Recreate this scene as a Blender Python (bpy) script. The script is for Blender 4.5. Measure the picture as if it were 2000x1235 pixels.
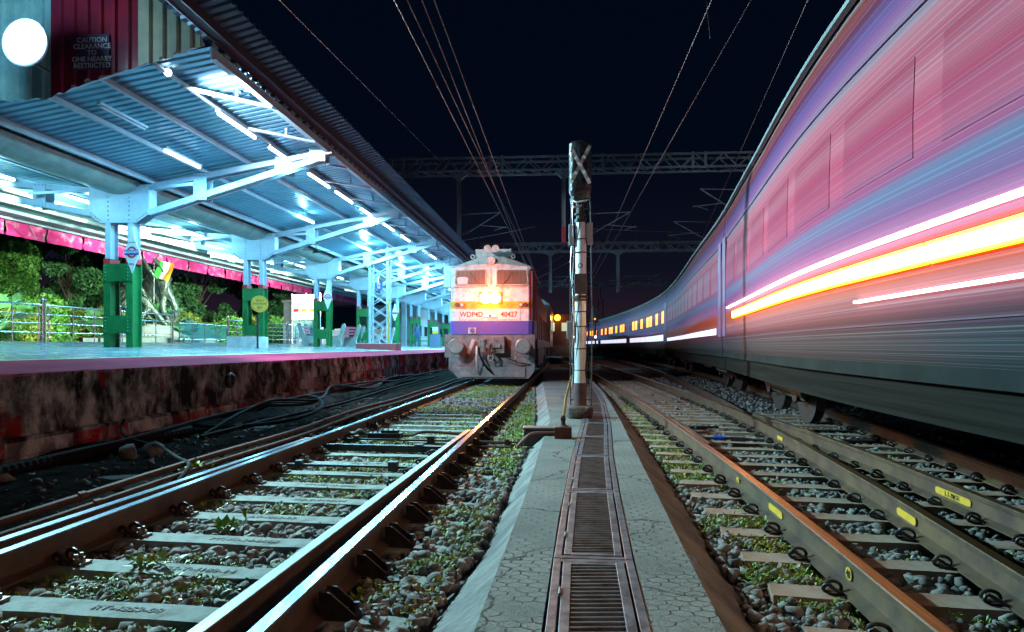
import bpy, bmesh, math, random
import numpy as np
from mathutils import Vector, Matrix, noise as mnoise
R = math.radians
random.seed(7); rng = np.random.default_rng(7)
for o in list(bpy.data.objects): bpy.data.objects.remove(o)
scene = bpy.context.scene
COL = scene.collection

# ---------------------------------------------------------------- camera
H = 1.07                                   # eye height over the rail tops
TH = math.atan(0.075)                      # yaw to the left of the track direction
S_, C_ = math.sin(TH), math.cos(TH)
F = 1400.0                                 # focal length in px of the 2000 px frame
cam = bpy.data.objects.new('camera', bpy.data.cameras.new('camera')); COL.objects.link(cam)
cam.location = (0, 0, H); cam.rotation_euler = (R(90), 0, TH)
cam.data.sensor_width = 36; cam.data.lens = 36*F/2000
cam.data.shift_y = (676-617.5)/2000
cam.data.clip_start = 0.05; cam.data.clip_end = 2000
scene.camera = cam
# ---------------------------------------------------------------- world and exposure
w = bpy.data.worlds.new('World'); scene.world = w; w.use_nodes = True
nt = w.node_tree; bg = nt.nodes['Background']
tc = nt.nodes.new('ShaderNodeTexCoord'); sp = nt.nodes.new('ShaderNodeSeparateXYZ')
rp = nt.nodes.new('ShaderNodeValToRGB'); nt.links.new(tc.outputs['Generated'], sp.inputs[0])
nt.links.new(sp.outputs['Z'], rp.inputs[0]); nt.links.new(rp.outputs[0], bg.inputs[0])
e = rp.color_ramp.elements
e[0].position = 0.0; e[0].color = (.022, .011, .018, 1)
e[1].position = 1.0; e[1].color = (.0003, .0018, .006, 1)
x = e.new(.10); x.color = (.0045, .0048, .012, 1)
x = e.new(.25); x.color = (.0006, .0022, .007, 1)
bg.inputs[1].default_value = 1.0
scene.view_settings.view_transform = 'Standard'; scene.view_settings.look = 'None'
scene.view_settings.exposure = 0.12; scene.view_settings.gamma = 1.0
scene.render.engine = 'CYCLES'
scene.cycles.use_denoising = True
scene.cycles.max_bounces = 5; scene.cycles.diffuse_bounces = 2; scene.cycles.glossy_bounces = 3
scene.cycles.transparent_max_bounces = 12; scene.cycles.sample_clamp_indirect = 4
scene.cycles.caustics_reflective = False; scene.cycles.caustics_refractive = False

def light(name, kind, loc, power, col, parent=None, aim=None, size=None, size_y=None, angle=None, blend=.4, radius=.1):
    d = bpy.data.lights.new(name, kind); d.energy = power; d.color = col
    if kind == 'AREA':
        d.shape = 'RECTANGLE'; d.size = size; d.size_y = size_y
    elif kind == 'SPOT':
        d.spot_size = angle; d.spot_blend = blend; d.shadow_soft_size = radius
    else: d.shadow_soft_size = radius
    o = bpy.data.objects.new(name, d); COL.objects.link(o); o.location = loc
    if aim is not None:
        base = Vector(loc) + (parent.location if parent else Vector())
        o.rotation_euler = (Vector(aim)-base).to_track_quat('-Z', 'Y').to_euler()
    if parent: o.parent = parent
    return o

# ---------------------------------------------------------------- measuring helpers
def G(px, py, Z=0.0):
    """point where the view ray meets height Z"""
    d = F*(H-Z)/(py-676.0); u = (px-1000.0)/F*d
    return Vector((u*C_-d*S_, u*S_+d*C_, Z))
def D(px, py, d):
    u = (px-1000.0)/F*d
    return Vector((u*C_-d*S_, u*S_+d*C_, H-(py-676.0)*d/F))
def interp(pts, y, k=0):
    """pts = [(x, y)...] ascending y -> x at y"""
    return float(np.interp(y, [p[1] for p in pts], [p[0] for p in pts]))
def smooth_path(pts, n=6):
    out = []
    P = [Vector(p) for p in pts]
    for i in range(len(P)-1):
        p0 = P[max(i-1, 0)]; p1 = P[i]; p2 = P[i+1]; p3 = P[min(i+2, len(P)-1)]
        for k in range(n):
            t = k/n
            out.append(.5*((2*p1)+(p2-p0)*t+(2*p0-5*p1+4*p2-p3)*t*t+(3*p1-p0-3*p2+p3)*t**3))
    out.append(P[-1]); return out

# ---------------------------------------------------------------- materials
MATS = {}
def mat(name, c, rough=.6, metal=0., c2=None, scale=6., bump=0., bscale=None, stretch=(1, 1, 1), lo=.35, hi=.65, emit=None, es=1., spec=None, alpha=None, detail=6, bdist=.02):
    if name in MATS: return MATS[name]
    m = bpy.data.materials.new(name); m.use_nodes = True; nt = m.node_tree
    b = nt.nodes['Principled BSDF']
    b.inputs['Base Color'].default_value = (*c, 1); b.inputs['Roughness'].default_value = rough
    b.inputs['Metallic'].default_value = metal
    if spec is not None: b.inputs['Specular IOR Level'].default_value = spec
    if emit:
        b.inputs['Emission Color'].default_value = (*emit, 1); b.inputs['Emission Strength'].default_value = es
    if c2 is not None or bump:
        tc = nt.nodes.new('ShaderNodeTexCoord'); mp = nt.nodes.new('ShaderNodeMapping')
        mp.inputs['Scale'].default_value = stretch
        nt.links.new(tc.outputs['Object'], mp.inputs[0])
    if c2 is not None:
        n = nt.nodes.new('ShaderNodeTexNoise'); n.inputs['Scale'].default_value = scale; n.inputs['Detail'].default_value = detail
        n.inputs['Roughness'].default_value = .65
        r = nt.nodes.new('ShaderNodeValToRGB'); r.color_ramp.elements[0].position = lo; r.color_ramp.elements[1].position = hi
        r.color_ramp.elements[0].color = (*c, 1); r.color_ramp.elements[1].color = (*c2, 1)
        nt.links.new(mp.outputs[0], n.inputs['Vector']); nt.links.new(n.outputs[0], r.inputs[0]); nt.links.new(r.outputs[0], b.inputs['Base Color'])
    if bump:
        n2 = nt.nodes.new('ShaderNodeTexNoise'); n2.inputs['Scale'].default_value = bscale or scale*4; n2.inputs['Detail'].default_value = 5
        bp = nt.nodes.new('ShaderNodeBump'); bp.inputs['Strength'].default_value = bump; bp.inputs['Distance'].default_value = bdist
        nt.links.new(mp.outputs[0], n2.inputs['Vector']); nt.links.new(n2.outputs[0], bp.inputs['Height']); nt.links.new(bp.outputs[0], b.inputs['Normal'])
    MATS[name] = m; return m

def nn(m): return m.node_tree.nodes, m.node_tree.links
def mathn(nt, op, a, b=None, c=None):
    n = nt.nodes.new('ShaderNodeMath'); n.operation = op
    for i, v in enumerate((a, b, c)):
        if v is None: continue
        if isinstance(v, (int, float)): n.inputs[i].default_value = v
        else: nt.links.new(v, n.inputs[i])
    return n.outputs[0]
def mixc(nt, f, a, b):
    n = nt.nodes.new('ShaderNodeMix'); n.data_type = 'RGBA'
    for k, v in ((0, f), (6, a), (7, b)):
        if isinstance(v, tuple): n.inputs[k].default_value = (*v, 1)
        elif isinstance(v, (int, float)): n.inputs[k].default_value = v
        else: nt.links.new(v, n.inputs[k])
    return n.outputs[2]
def noise_out(nt, vec, scale, detail=5, lo=None, hi=None):
    n = nt.nodes.new('ShaderNodeTexNoise'); n.inputs['Scale'].default_value = scale; n.inputs['Detail'].default_value = detail
    n.inputs['Roughness'].default_value = .65
    if vec is not None: nt.links.new(vec, n.inputs['Vector'])
    if lo is None: return n.outputs[0]
    r = nt.nodes.new('ShaderNodeMapRange'); r.inputs[1].default_value = lo; r.inputs[2].default_value = hi
    nt.links.new(n.outputs[0], r.inputs[0]); return r.outputs[0]

M_ballast = mat('ballast_stone', (.05, .05, .052), .9, spec=.15, c2=(.26, .26, .245), scale=9, lo=.3, hi=.75, bump=.3, bscale=60)
M_ground = mat('ground_gravel', (.035, .035, .036), .95, c2=(.10, .10, .095), scale=18, bump=1., bscale=26, bdist=.05)
M_shaded_soil = mat('dark_soil', (.006, .006, .006), 1., spec=0., c2=(.024, .022, .020), scale=5, bump=.8, bscale=30, bdist=.04)  # near-black colour paints in the shadow beside the platform
M_sleeper = mat('sleeper_concrete', (.21, .25, .24), .9, spec=.15, c2=(.11, .125, .115), scale=7, lo=.45, hi=.7, bump=.35, bscale=50, bdist=.008)
M_sleeper_b = mat('sleeper_concrete_stained', (.27, .21, .17), .9, spec=.15, c2=(.19, .10, .06), scale=3.2, lo=.42, hi=.68, bump=.35, bscale=50, bdist=.008)  # brown stain also carries the warm orange light on these sleepers
M_rust = mat('rail_rust', (.085, .045, .028), .62, metal=.25, c2=(.035, .024, .02), scale=5, bump=.25, bscale=40, bdist=.006)
M_rust2 = mat('rail_rust_ochre', (.13, .085, .045), .55, metal=.3, c2=(.05, .035, .03), scale=4, bump=.2, bscale=40, bdist=.006)
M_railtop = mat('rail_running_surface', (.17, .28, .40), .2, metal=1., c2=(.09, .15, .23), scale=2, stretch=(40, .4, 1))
M_railtop_o = mat('rail_running_surface_warm', (.95, .55, .25), .33, metal=1., c2=(.55, .28, .14), scale=2, stretch=(40, .4, 1))  # orange metal colour paints in the warm glint on the right-hand rails
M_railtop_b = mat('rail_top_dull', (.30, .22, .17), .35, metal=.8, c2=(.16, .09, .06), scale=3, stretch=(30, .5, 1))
M_black = mat('black_iron', (.018, .019, .022), .5, metal=.5, c2=(.05, .045, .045), scale=14)
M_bolt = mat('bolt_steel', (.10, .09, .085), .45, metal=.7)
M_plate = mat('chair_plate', (.16, .15, .13), .6, metal=.3, c2=(.07, .05, .04), scale=12)
M_grate = mat('grate_steel', (.30, .28, .31), .42, metal=.65, c2=(.13, .11, .13), scale=10, lo=.4, hi=.62, bump=.15, bscale=50, bdist=.004)
M_bar = mat('grate_bar', (.34, .34, .36), .38, metal=.8, c2=(.18, .13, .11), scale=6)
M_pit = mat('drain_pit', (.015, .012, .010), .9)
M_steel_w = mat('painted_steel_white', (.46, .60, .72), .38, c2=(.36, .48, .60), scale=3, bump=.05)
M_steel_b = mat('painted_steel_blue_grey', (.36, .47, .55), .4, c2=(.28, .38, .46), scale=3)
M_green = mat('green_paint', (.012, .20, .055), .38, c2=(.008, .13, .035), scale=3.5, bump=.08)
M_red = mat('red_paint', (.55, .02, .03), .45)
M_rivet = mat('rivet_steel', (.30, .36, .42), .4, metal=.3)
M_rivet_g = mat('rivet_green', (.02, .26, .15), .35)
M_tile = mat('platform_tiles', (.42, .50, .52), .16, c2=(.34, .42, .45), scale=2.2, stretch=(1, .5, 1), bump=.03, bscale=6)
M_tactile = mat('red_paving', (.40, .04, .10), .85, spec=.05, c2=(.22, .015, .04), scale=1.5, stretch=(1, .4, 1), bump=.3, bscale=60, bdist=.006)
M_yellow = mat('yellow_line', (.62, .55, .14), .5, c2=(.45, .42, .2), scale=5)
M_chrome = mat('railing_steel', (.60, .62, .64), .22, metal=.95)
M_pipe = mat('rusty_pipe', (.09, .045, .035), .8, spec=.2, c2=(.04, .024, .02), scale=6)
M_cable = mat('black_cable', (.008, .008, .009), .9, spec=.1)
M_wire = mat('wire_copper', (.30, .20, .17), .6, metal=.2)
M_wire_g = mat('wire_grey', (.26, .26, .28), .4, metal=.7)
M_mast = mat('galvanised_mast', (.30, .34, .37), .6, metal=.1, c2=(.22, .25, .28), scale=4)
M_insul = mat('insulator_brown', (.09, .04, .03), .3)
M_alu = mat('signal_pole_aluminium', (.70, .78, .82), .34, metal=.2, c2=(.52, .60, .64), scale=4, stretch=(6, 6, 1), bump=.08)
M_bag = mat('black_plastic_bag', (.010, .013, .018), .34, bump=.8, bscale=9, bdist=.05, c2=(.02, .022, .026), scale=5)
M_tape = mat('silver_tape', (.75, .85, .90), .4, metal=.1, bump=.5, bscale=30, bdist=.02, c2=(.28, .34, .38), scale=12)
M_stone_blk = mat('rough_plinth_concrete', (.14, .10, .085), .95, c2=(.05, .035, .03), scale=10, bump=1., bscale=30, bdist=.03)
M_bronze = mat('statue_bronze', (.07, .095, .09), .34, metal=.6, c2=(.02, .03, .028), scale=6, bump=.8, bscale=9, bdist=.05)
M_rock = mat('statue_rock', (.11, .13, .13), .8, c2=(.14, .16, .16), scale=5, bump=.8, bscale=9, bdist=.06)
M_leafd = mat('leaf_dark', (.02, .085, .035), .6, c2=(.045, .15, .04), scale=1.3)
M_leafm = mat('leaf_mid', (.035, .14, .022), .55, c2=(.09, .22, .03), scale=1.4)
M_leafy = mat('leaf_yellow', (.08, .13, .014), .5, c2=(.16, .20, .02), scale=2)
M_palm = mat('palm_leaf', (.03, .12, .05), .5, c2=(.06, .17, .06), scale=2)
M_bark = mat('bark', (.07, .05, .04), .9, c2=(.03, .022, .018), scale=9, bump=.6)
M_white = mat('white_paint', (.72, .74, .74), .5)
M_conc = mat('bench_concrete', (.36, .42, .40), .8, c2=(.24, .29, .28), scale=6, bump=.3)
M_slat = mat('bench_slat_red', (.42, .07, .10), .5, c2=(.32, .05, .07), scale=4)
M_slat_b = mat('bench_slat_rust', (.34, .12, .07), .55)
M_blue = mat('sign_blue', (.012, .06, .45), .4)
M_signw = mat('sign_white', (.62, .70, .76), .4)
M_yel = mat('sign_yellow', (.56, .34, .015), .6, c2=(.34, .22, .03), scale=9, lo=.5, hi=.75)
M_weed = mat('weed_leaf', (.09, .22, .02), .6, c2=(.26, .26, .03), scale=1.6, lo=.4, hi=.62)
M_glass_d = mat('dark_glass', (.02, .03, .04), .08, spec=.8)
E_tube = mat('tube_glow', (1, 1, 1), .5, emit=(.72, .90, 1.), es=9)
E_flood = mat('flood_glow', (1, 1, 1), .5, emit=(.85, .97, 1.), es=60)
E_head = mat('headlamp_glow', (1, 1, 1), .5, emit=(1., .70, .28), es=28)
E_white = mat('white_lamp_glow', (1, 1, 1), .5, emit=(1., .96, .95), es=6)

# walkway concrete pressed with a hexagonal wire pattern
def walkway_material():
    m = mat('walkway_concrete', (.23, .255, .25), .9, spec=.2); nt = m.node_tree; b = nt.nodes['Principled BSDF']
    tc = nt.nodes.new('ShaderNodeTexCoord'); mp = nt.nodes.new('ShaderNodeMapping'); mp.inputs['Scale'].default_value = (11, 15, 0)
    nt.links.new(tc.outputs['Object'], mp.inputs[0])
    wob = nt.nodes.new('ShaderNodeTexNoise'); wob.inputs['Scale'].default_value = .5; wob.inputs['Detail'].default_value = 4; nt.links.new(mp.outputs[0], wob.inputs['Vector'])
    va = nt.nodes.new('ShaderNodeVectorMath'); va.operation = 'MULTIPLY_ADD'
    nt.links.new(wob.outputs[1], va.inputs[0]); va.inputs[1].default_value = (.7, .7, 0); nt.links.new(mp.outputs[0], va.inputs[2])
    def vm(op, a_, b_=None):
        n = nt.nodes.new('ShaderNodeVectorMath'); n.operation = op
        for i_, v_ in enumerate((a_, b_)):
            if v_ is None: continue
            if isinstance(v_, tuple): n.inputs[i_].default_value = v_
            else: nt.links.new(v_, n.inputs[i_])
        return n
    # hexagonal lattice: nearer of two interleaved rectangular grids
    ga = vm('SUBTRACT', vm('MODULO', vm('ADD', va.outputs[0], (200, 200*1.73205, 0)).outputs[0], (1, 1.73205, 1)).outputs[0], (.5, .866, 0)).outputs[0]
    gb = vm('SUBTRACT', vm('MODULO', vm('ADD', va.outputs[0], (200.5, 200*1.73205+.866, 0)).outputs[0], (1, 1.73205, 1)).outputs[0], (.5, .866, 0)).outputs[0]
    la, lb = vm('LENGTH', ga).outputs['Value'], vm('LENGTH', gb).outputs['Value']
    mx = nt.nodes.new('ShaderNodeMix'); mx.data_type = 'VECTOR'; nt.links.new(mathn(nt, 'LESS_THAN', la, lb), mx.inputs[0]); nt.links.new(gb, mx.inputs[4]); nt.links.new(ga, mx.inputs[5])
    ab = vm('ABSOLUTE', mx.outputs[1]).outputs[0]; sx = nt.nodes.new('ShaderNodeSeparateXYZ'); nt.links.new(ab, sx.inputs[0])
    ed = mathn(nt, 'SUBTRACT', .5, mathn(nt, 'MAXIMUM', vm('DOT_PRODUCT', ab, (.5, .866, 0)).outputs['Value'], sx.outputs[0]))
    mr = nt.nodes.new('ShaderNodeMapRange'); mr.inputs[1].default_value = .0; mr.inputs[2].default_value = .07; nt.links.new(ed, mr.inputs[0])
    wear = noise_out(nt, tc.outputs['Object'], 3.2, 5, .43, .60)      # pattern worn away in patches
    cell = mathn(nt, 'MAXIMUM', mr.outputs[0], wear)
    fine = noise_out(nt, tc.outputs['Object'], 70, 4)
    hgt = mathn(nt, 'ADD', mathn(nt, 'MULTIPLY', cell, 1.), mathn(nt, 'MULTIPLY', fine, .55))
    bp = nt.nodes.new('ShaderNodeBump'); bp.inputs['Strength'].default_value = 1.; bp.inputs['Distance'].default_value = .022
    nt.links.new(hgt, bp.inputs['Height']); nt.links.new(bp.outputs[0], b.inputs['Normal'])
    big = noise_out(nt, tc.outputs['Object'], 1.6, 7, .35, .7)
    c1 = mixc(nt, big, (.22, .225, .21), (.11, .12, .115)); c2 = mixc(nt, cell, (.12, .13, .125), c1)
    vc = nt.nodes.new('ShaderNodeTexVoronoi'); vc.feature = 'DISTANCE_TO_EDGE'; vc.inputs['Scale'].default_value = .8
    wv = nt.nodes.new('ShaderNodeVectorMath'); wv.operation = 'MULTIPLY_ADD'; wn = nt.nodes.new('ShaderNodeTexNoise'); wn.inputs['Scale'].default_value = 3; wn.inputs['Detail'].default_value = 6
    nt.links.new(tc.outputs['Object'], wn.inputs['Vector']); nt.links.new(wn.outputs[1], wv.inputs[0]); wv.inputs[1].default_value = (.5, .5, 0); nt.links.new(tc.outputs['Object'], wv.inputs[2]); nt.links.new(wv.outputs[0], vc.inputs['Vector'])
    crack = mathn(nt, 'LESS_THAN', vc.outputs['Distance'], .006)
    c2 = mixc(nt, mathn(nt, 'MULTIPLY', crack, .8), c2, (.03, .03, .03))
    stain = noise_out(nt, tc.outputs['Object'], .7, 8, .56, .66); c2 = mixc(nt, mathn(nt, 'MULTIPLY', stain, .55), c2, (.085, .08, .075))
    sp_ = noise_out(nt, tc.outputs['Object'], 34, 3, .50, .72)
    nt.links.new(mixc(nt, mathn(nt, 'MULTIPLY', sp_, .5), c2, (.10, .11, .11)), b.inputs['Base Color'])
    return m
M_walk = walkway_material()
M_walk_side = mat('walkway_slope', (.17, .18, .17), .9, c2=(.07, .075, .08), scale=3, lo=.4, hi=.62, bump=.8, bscale=22, bdist=.03)

# retaining wall of the platform: peeling plaster with worn red and white blocks
def wall_material():
    m = mat('platform_wall_plaster', (.1, .1, .1), .95, spec=.1); nt = m.node_tree; b = nt.nodes['Principled BSDF']
    tc = nt.nodes.new('ShaderNodeTexCoord'); s = nt.nodes.new('ShaderNodeSeparateXYZ'); nt.links.new(tc.outputs['Object'], s.inputs[0])
    Y, Z = s.outputs[1], s.outputs[2]
    blk = mathn(nt, 'GREATER_THAN', mathn(nt, 'FRACT', mathn(nt, 'DIVIDE', mathn(nt, 'ADD', Y, .35), 2.1)), .5)
    paint = mixc(nt, blk, (.36, .012, .02), (.52, .53, .54))
    n1 = noise_out(nt, tc.outputs['Object'], 1.1, 8, .46, .54); n2 = noise_out(nt, tc.outputs['Object'], 4.2, 8, .42, .58)
    mp = nt.nodes.new('ShaderNodeMapping'); mp.inputs['Scale'].default_value = (1, 1.3, .8); nt.links.new(tc.outputs['Object'], mp.inputs[0])
    drip = noise_out(nt, mp.outputs[0], 1.7, 7, .42, .56)

    plaster = mixc(nt, n2, (.13, .15, .155), (.38, .41, .41))
    stained = mixc(nt, drip, plaster, (.012, .015, .02))
    fary = nt.nodes.new('ShaderNodeMapRange'); fary.inputs[1].default_value = 12; fary.inputs[2].default_value = 19; nt.links.new(Y, fary.inputs[0])
    low = mathn(nt, 'LESS_THAN', Z, .05)
    mask = mathn(nt, 'MULTIPLY', mathn(nt, 'MAXIMUM', mathn(nt, 'MULTIPLY', fary.outputs[0], n1), mathn(nt, 'MULTIPLY', low, mathn(nt, 'SUBTRACT', 1., mathn(nt, 'MULTIPLY', n2, .45)))), mathn(nt, 'SUBTRACT', 1., mathn(nt, 'MULTIPLY', drip, .75)))
    patch = mathn(nt, 'MULTIPLY', noise_out(nt, tc.outputs['Object'], .9, 6, .63, .66), .85)
    c = mixc(nt, mask, stained, paint); c = mixc(nt, patch, c, (.24, .012, .018))
    nt.links.new(c, b.inputs['Base Color'])
    bp = nt.nodes.new('ShaderNodeBump'); bp.inputs['Strength'].default_value = .9; bp.inputs['Distance'].default_value = .05
    nt.links.new(mathn(nt, 'ADD', noise_out(nt, tc.outputs['Object'], 2.2, 9), noise_out(nt, tc.outputs['Object'], 20, 4)), bp.inputs['Height']); nt.links.new(bp.outputs[0], b.inputs['Normal'])
    return m
M_wall = wall_material()

def roof_material():
    m = mat('roof_sheet', (.24, .38, .47), .34, metal=.55); nt = m.node_tree; b = nt.nodes['Principled BSDF']
    tc = nt.nodes.new('ShaderNodeTexCoord')
    n = noise_out(nt, tc.outputs['Object'], .7, 6, .35, .7)
    nt.links.new(mixc(nt, n, (.20, .42, .54), (.12, .29, .42)), b.inputs['Base Color'])
    mr = nt.nodes.new('ShaderNodeMapRange'); mr.inputs[3].default_value = .24; mr.inputs[4].default_value = .42; nt.links.new(noise_out(nt, tc.outputs['Object'], 1.7, 3), mr.inputs[0]); nt.links.new(mr.outputs[0], b.inputs['Roughness'])
    return m
M_roof = roof_material()
M_clad_t = mat('cladding_teal', (.25, .50, .50), .35, c2=(.12, .30, .36), scale=2)
M_clad_r = mat('cladding_maroon', (.24, .015, .035), .35, c2=(.10, .012, .04), scale=1.4)
M_clad_c = mat('cladding_cream', (.36, .38, .28), .4, c2=(.22, .26, .22), scale=2)
M_pink = mat('fascia_pink', (.62, .035, .22), .35, c2=(.62, .32, .44), scale=2.6, lo=.52, hi=.68, bump=.8, bscale=3, bdist=.05)

# coach livery: bands by height; blur streaks and pink-red light tint painted in
def livery(nm='coach_livery', rough=.5, dim=0):
    m = mat(nm, (.5, .25, .3), rough, spec=.1); nt = m.node_tree; b = nt.nodes['Principled BSDF']
    tc = nt.nodes.new('ShaderNodeTexCoord'); s = nt.nodes.new('ShaderNodeSeparateXYZ'); nt.links.new(tc.outputs['Object'], s.inputs[0])
    Z = s.outputs[2]
    n1 = nt.nodes.new('ShaderNodeTexNoise'); n1.noise_dimensions = '1D'; n1.inputs['Scale'].default_value = 9; n1.inputs['Detail'].default_value = 4; nt.links.new(Z, n1.inputs['W'])
    zz = mathn(nt, 'ADD', Z, mathn(nt, 'MULTIPLY', mathn(nt, 'SUBTRACT', n1.outputs[0], .5), .16))
    mr = nt.nodes.new('ShaderNodeMapRange'); mr.inputs[1].default_value = .9; mr.inputs[2].default_value = 3.95; nt.links.new(zz, mr.inputs[0])
    r = nt.nodes.new('ShaderNodeValToRGB'); nt.links.new(mr.outputs[0], r.inputs[0])
    stops = [(.92, (.012, .03, .033)), (1.02, (.03, .07, .07)), (1.12, (.045, .09, .09)), (1.20, (.08, .06, .08)), (1.30, (.26, .12, .15)), (1.42, (.52, .30, .30)), (1.52, (.50, .17, .07)), (1.66, (.56, .16, .05)),
             (1.74, (.46, .28, .44)), (1.86, (.33, .15, .38)), (1.98, (.20, .22, .42)), (2.06, (.16, .30, .46)), (2.14, (.36, .09, .28)), (2.26, (.54, .16, .27)), (2.45, (.50, .10, .20)),
             (2.62, (.54, .24, .31)), (2.80, (.46, .12, .19)), (2.94, (.50, .28, .33)), (3.04, (.28, .34, .40)), (3.14, (.30, .16, .36)), (3.28, (.17, .13, .36)), (3.40, (.14, .04, .13)), (3.50, (.26, .045, .04)), (3.60, (.20, .09, .08)), (3.68, (.40, .48, .47)), (3.80, (.34, .44, .44))]
    el = r.color_ramp.elements
    while len(el) < len(stops): el.new(.5)
    for k, (z, c) in enumerate(stops):
        el[k].position = (z-.9)/3.05; el[k].color = (*[v**1.3*k_ for v, k_ in zip(c, (1.08, .60, .62))], 1)
    n3 = nt.nodes.new('ShaderNodeTexNoise'); n3.noise_dimensions = '1D'; n3.inputs['Scale'].default_value = 60; n3.inputs['Detail'].default_value = 3; nt.links.new(Z, n3.inputs['W'])
    lt = nt.nodes.new('ShaderNodeMapRange'); lt.inputs[1].default_value = .52; lt.inputs[2].default_value = .75; nt.links.new(n3.outputs[0], lt.inputs[0])
    dk = nt.nodes.new('ShaderNodeMapRange'); dk.inputs[1].default_value = .48; dk.inputs[2].default_value = .28; nt.links.new(n3.outputs[0], dk.inputs[0])
    c = mixc(nt, mathn(nt, 'MULTIPLY', lt.outputs[0], .28), r.outputs[0], (.45, .36, .42))
    c = mixc(nt, mathn(nt, 'MULTIPLY', dk.outputs[0], .45), c, (.16, .06, .14))
    if dim: c = mixc(nt, dim, c, (.06, .02, .05))
    nt.links.new(c, b.inputs['Base Color'])
    return m
M_livery = livery(); M_livery_glass = livery('coach_tinted_glass', .34, .12)
M_under = mat('coach_underframe', (.05, .05, .05), .7, c2=(.11, .095, .08), scale=3)
M_coachroof = mat('coach_roof', (.22, .28, .29), .5, c2=(.14, .18, .20), scale=2)

# ---------------------------------------------------------------- mesh builder
class MB:
    def __init__(s): s.v = []; s.f = []; s.m = []; s.cur = 0
    def add(s, vs, fs):
        n = len(s.v); s.v += [tuple(p) for p in vs]; s.f += [tuple(i+n for i in f) for f in fs]; s.m += [s.cur]*len(fs); return s
    def box(s, x0, x1, y0, y1, z0, z1):
        vs = [(x, y, z) for z in (z0, z1) for y in (y0, y1) for x in (x0, x1)]
        return s.add(vs, [(0, 2, 3, 1), (4, 5, 7, 6), (0, 1, 5, 4), (2, 6, 7, 3), (0, 4, 6, 2), (1, 3, 7, 5)])
    def bar(s, p, q, w, h=None, up=(0, 0, 1)):
        h = h or w; p = Vector(p); q = Vector(q); a = (q-p).normalized(); up = Vector(up)
        if abs(a.dot(up)) > .98: up = Vector((1, 0, 0))
        r = a.cross(up).normalized()*w/2; u = r.cross(a).normalized()*h/2
        vs = [p-r-u, p+r-u, p+r+u, p-r+u, q-r-u, q+r-u, q+r+u, q-r+u]
        return s.add(vs, [(0, 1, 2, 3), (7, 6, 5, 4), (0, 4, 5, 1), (1, 5, 6, 2), (2, 6, 7, 3), (3, 7, 4, 0)])
    def angle(s, p, q, w, t=.012, up=(0, 0, 1), flip=1):
        """L-section member"""
        p = Vector(p); q = Vector(q); a = (q-p).normalized(); r = a.cross(Vector(up)).normalized(); u = r.cross(a).normalized()
        s.bar(p+u*(w/2), q+u*(w/2), t, w, up); s.bar(p+r*(w/2+t/2)*flip, q+r*(w/2+t/2)*flip, w, t, up); return s
    def tube(s, pts, r, n=8, caps=True):
        P = [Vector(p) for p in pts]; L = len(P); rr = r if hasattr(r, '__len__') else [r]*L
        base = len(s.v); prev = None; vs = []
        for i, p in enumerate(P):
            t = (P[min(i+1, L-1)]-P[max(i-1, 0)]).normalized()
            if prev is None:
                prev = t.orthogonal().normalized()
            b = (prev-t*prev.dot(t))
            b = b.normalized() if b.length > 1e-6 else t.orthogonal().normalized(); prev = b; c = t.cross(b)
            for k in range(n):
                a = 2*math.pi*k/n; vs.append(p+(b*math.cos(a)+c*math.sin(a))*rr[i])
        fs = []
        for i in range(L-1):
            for k in range(n):
                k2 = (k+1) % n; fs.append((i*n+k, i*n+k2, (i+1)*n+k2, (i+1)*n+k))
        if caps: fs.append(tuple(range(n-1, -1, -1))); fs.append(tuple((L-1)*n+k for k in range(n)))
        return s.add(vs, fs)
    def cyl(s, p, q, r, r2=None, n=16): return s.tube([p, q], [r, r if r2 is None else r2], n)
    def prism(s, poly, axis, a, b):
        """poly in the two other axes (in xyz order), extruded along axis from a to b"""
        def P(u, v, t): return {'x': (t, u, v), 'y': (u, t, v), 'z': (u, v, t)}[axis]
        n = len(poly); vs = [P(u, v, a) for u, v in poly]+[P(u, v, b) for u, v in poly]
        return s.add(vs, [tuple(range(n)), tuple(range(2*n-1, n-1, -1))]+[(i, i+n, (i+1) % n+n, (i+1) % n) for i in range(n)])
    def sphere(s, c, r, nu=12, nv=8, sc=(1, 1, 1)):
        c = Vector(c); vs = []; fs = []
        for j in range(nv+1):
            ph = math.pi*j/nv
            for i in range(nu):
                th = 2*math.pi*i/nu
                vs.append(c+Vector((r*sc[0]*math.sin(ph)*math.cos(th), r*sc[1]*math.sin(ph)*math.sin(th), r*sc[2]*math.cos(ph))))
        for j in range(nv):
            for i in range(nu):
                i2 = (i+1) % nu; fs.append((j*nu+i, (j+1)*nu+i, (j+1)*nu+i2, j*nu+i2))
        return s.add(vs, fs)
    def torus(s, c, R_, r, n=20, m=8, a0=0, a1=2*math.pi, axis='z'):
        pts = []
        for i in range(n+1):
            a = a0+(a1-a0)*i/n; x, y = R_*math.cos(a), R_*math.sin(a)
            pts.append(Vector(c)+Vector({'z': (x, y, 0), 'y': (x, 0, y), 'x': (0, x, y)}[axis]))
        return s.tube(pts, r, m)
    def data(s, name, mats, sm=False):
        me = bpy.data.meshes.new(name); me.from_pydata(s.v, [], s.f)
        if not isinstance(mats, (list, tuple)): mats = [mats]
        for m in mats: me.materials.append(m)
        if len(mats) > 1: me.polygons.foreach_set('material_index', s.m)
        bm = bmesh.new(); bm.from_mesh(me); bmesh.ops.recalc_face_normals(bm, faces=bm.faces); bm.to_mesh(me); bm.free()
        if sm: me.shade_smooth(); me.set_sharp_from_angle(angle=R(40))
        me.update(); return me
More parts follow.
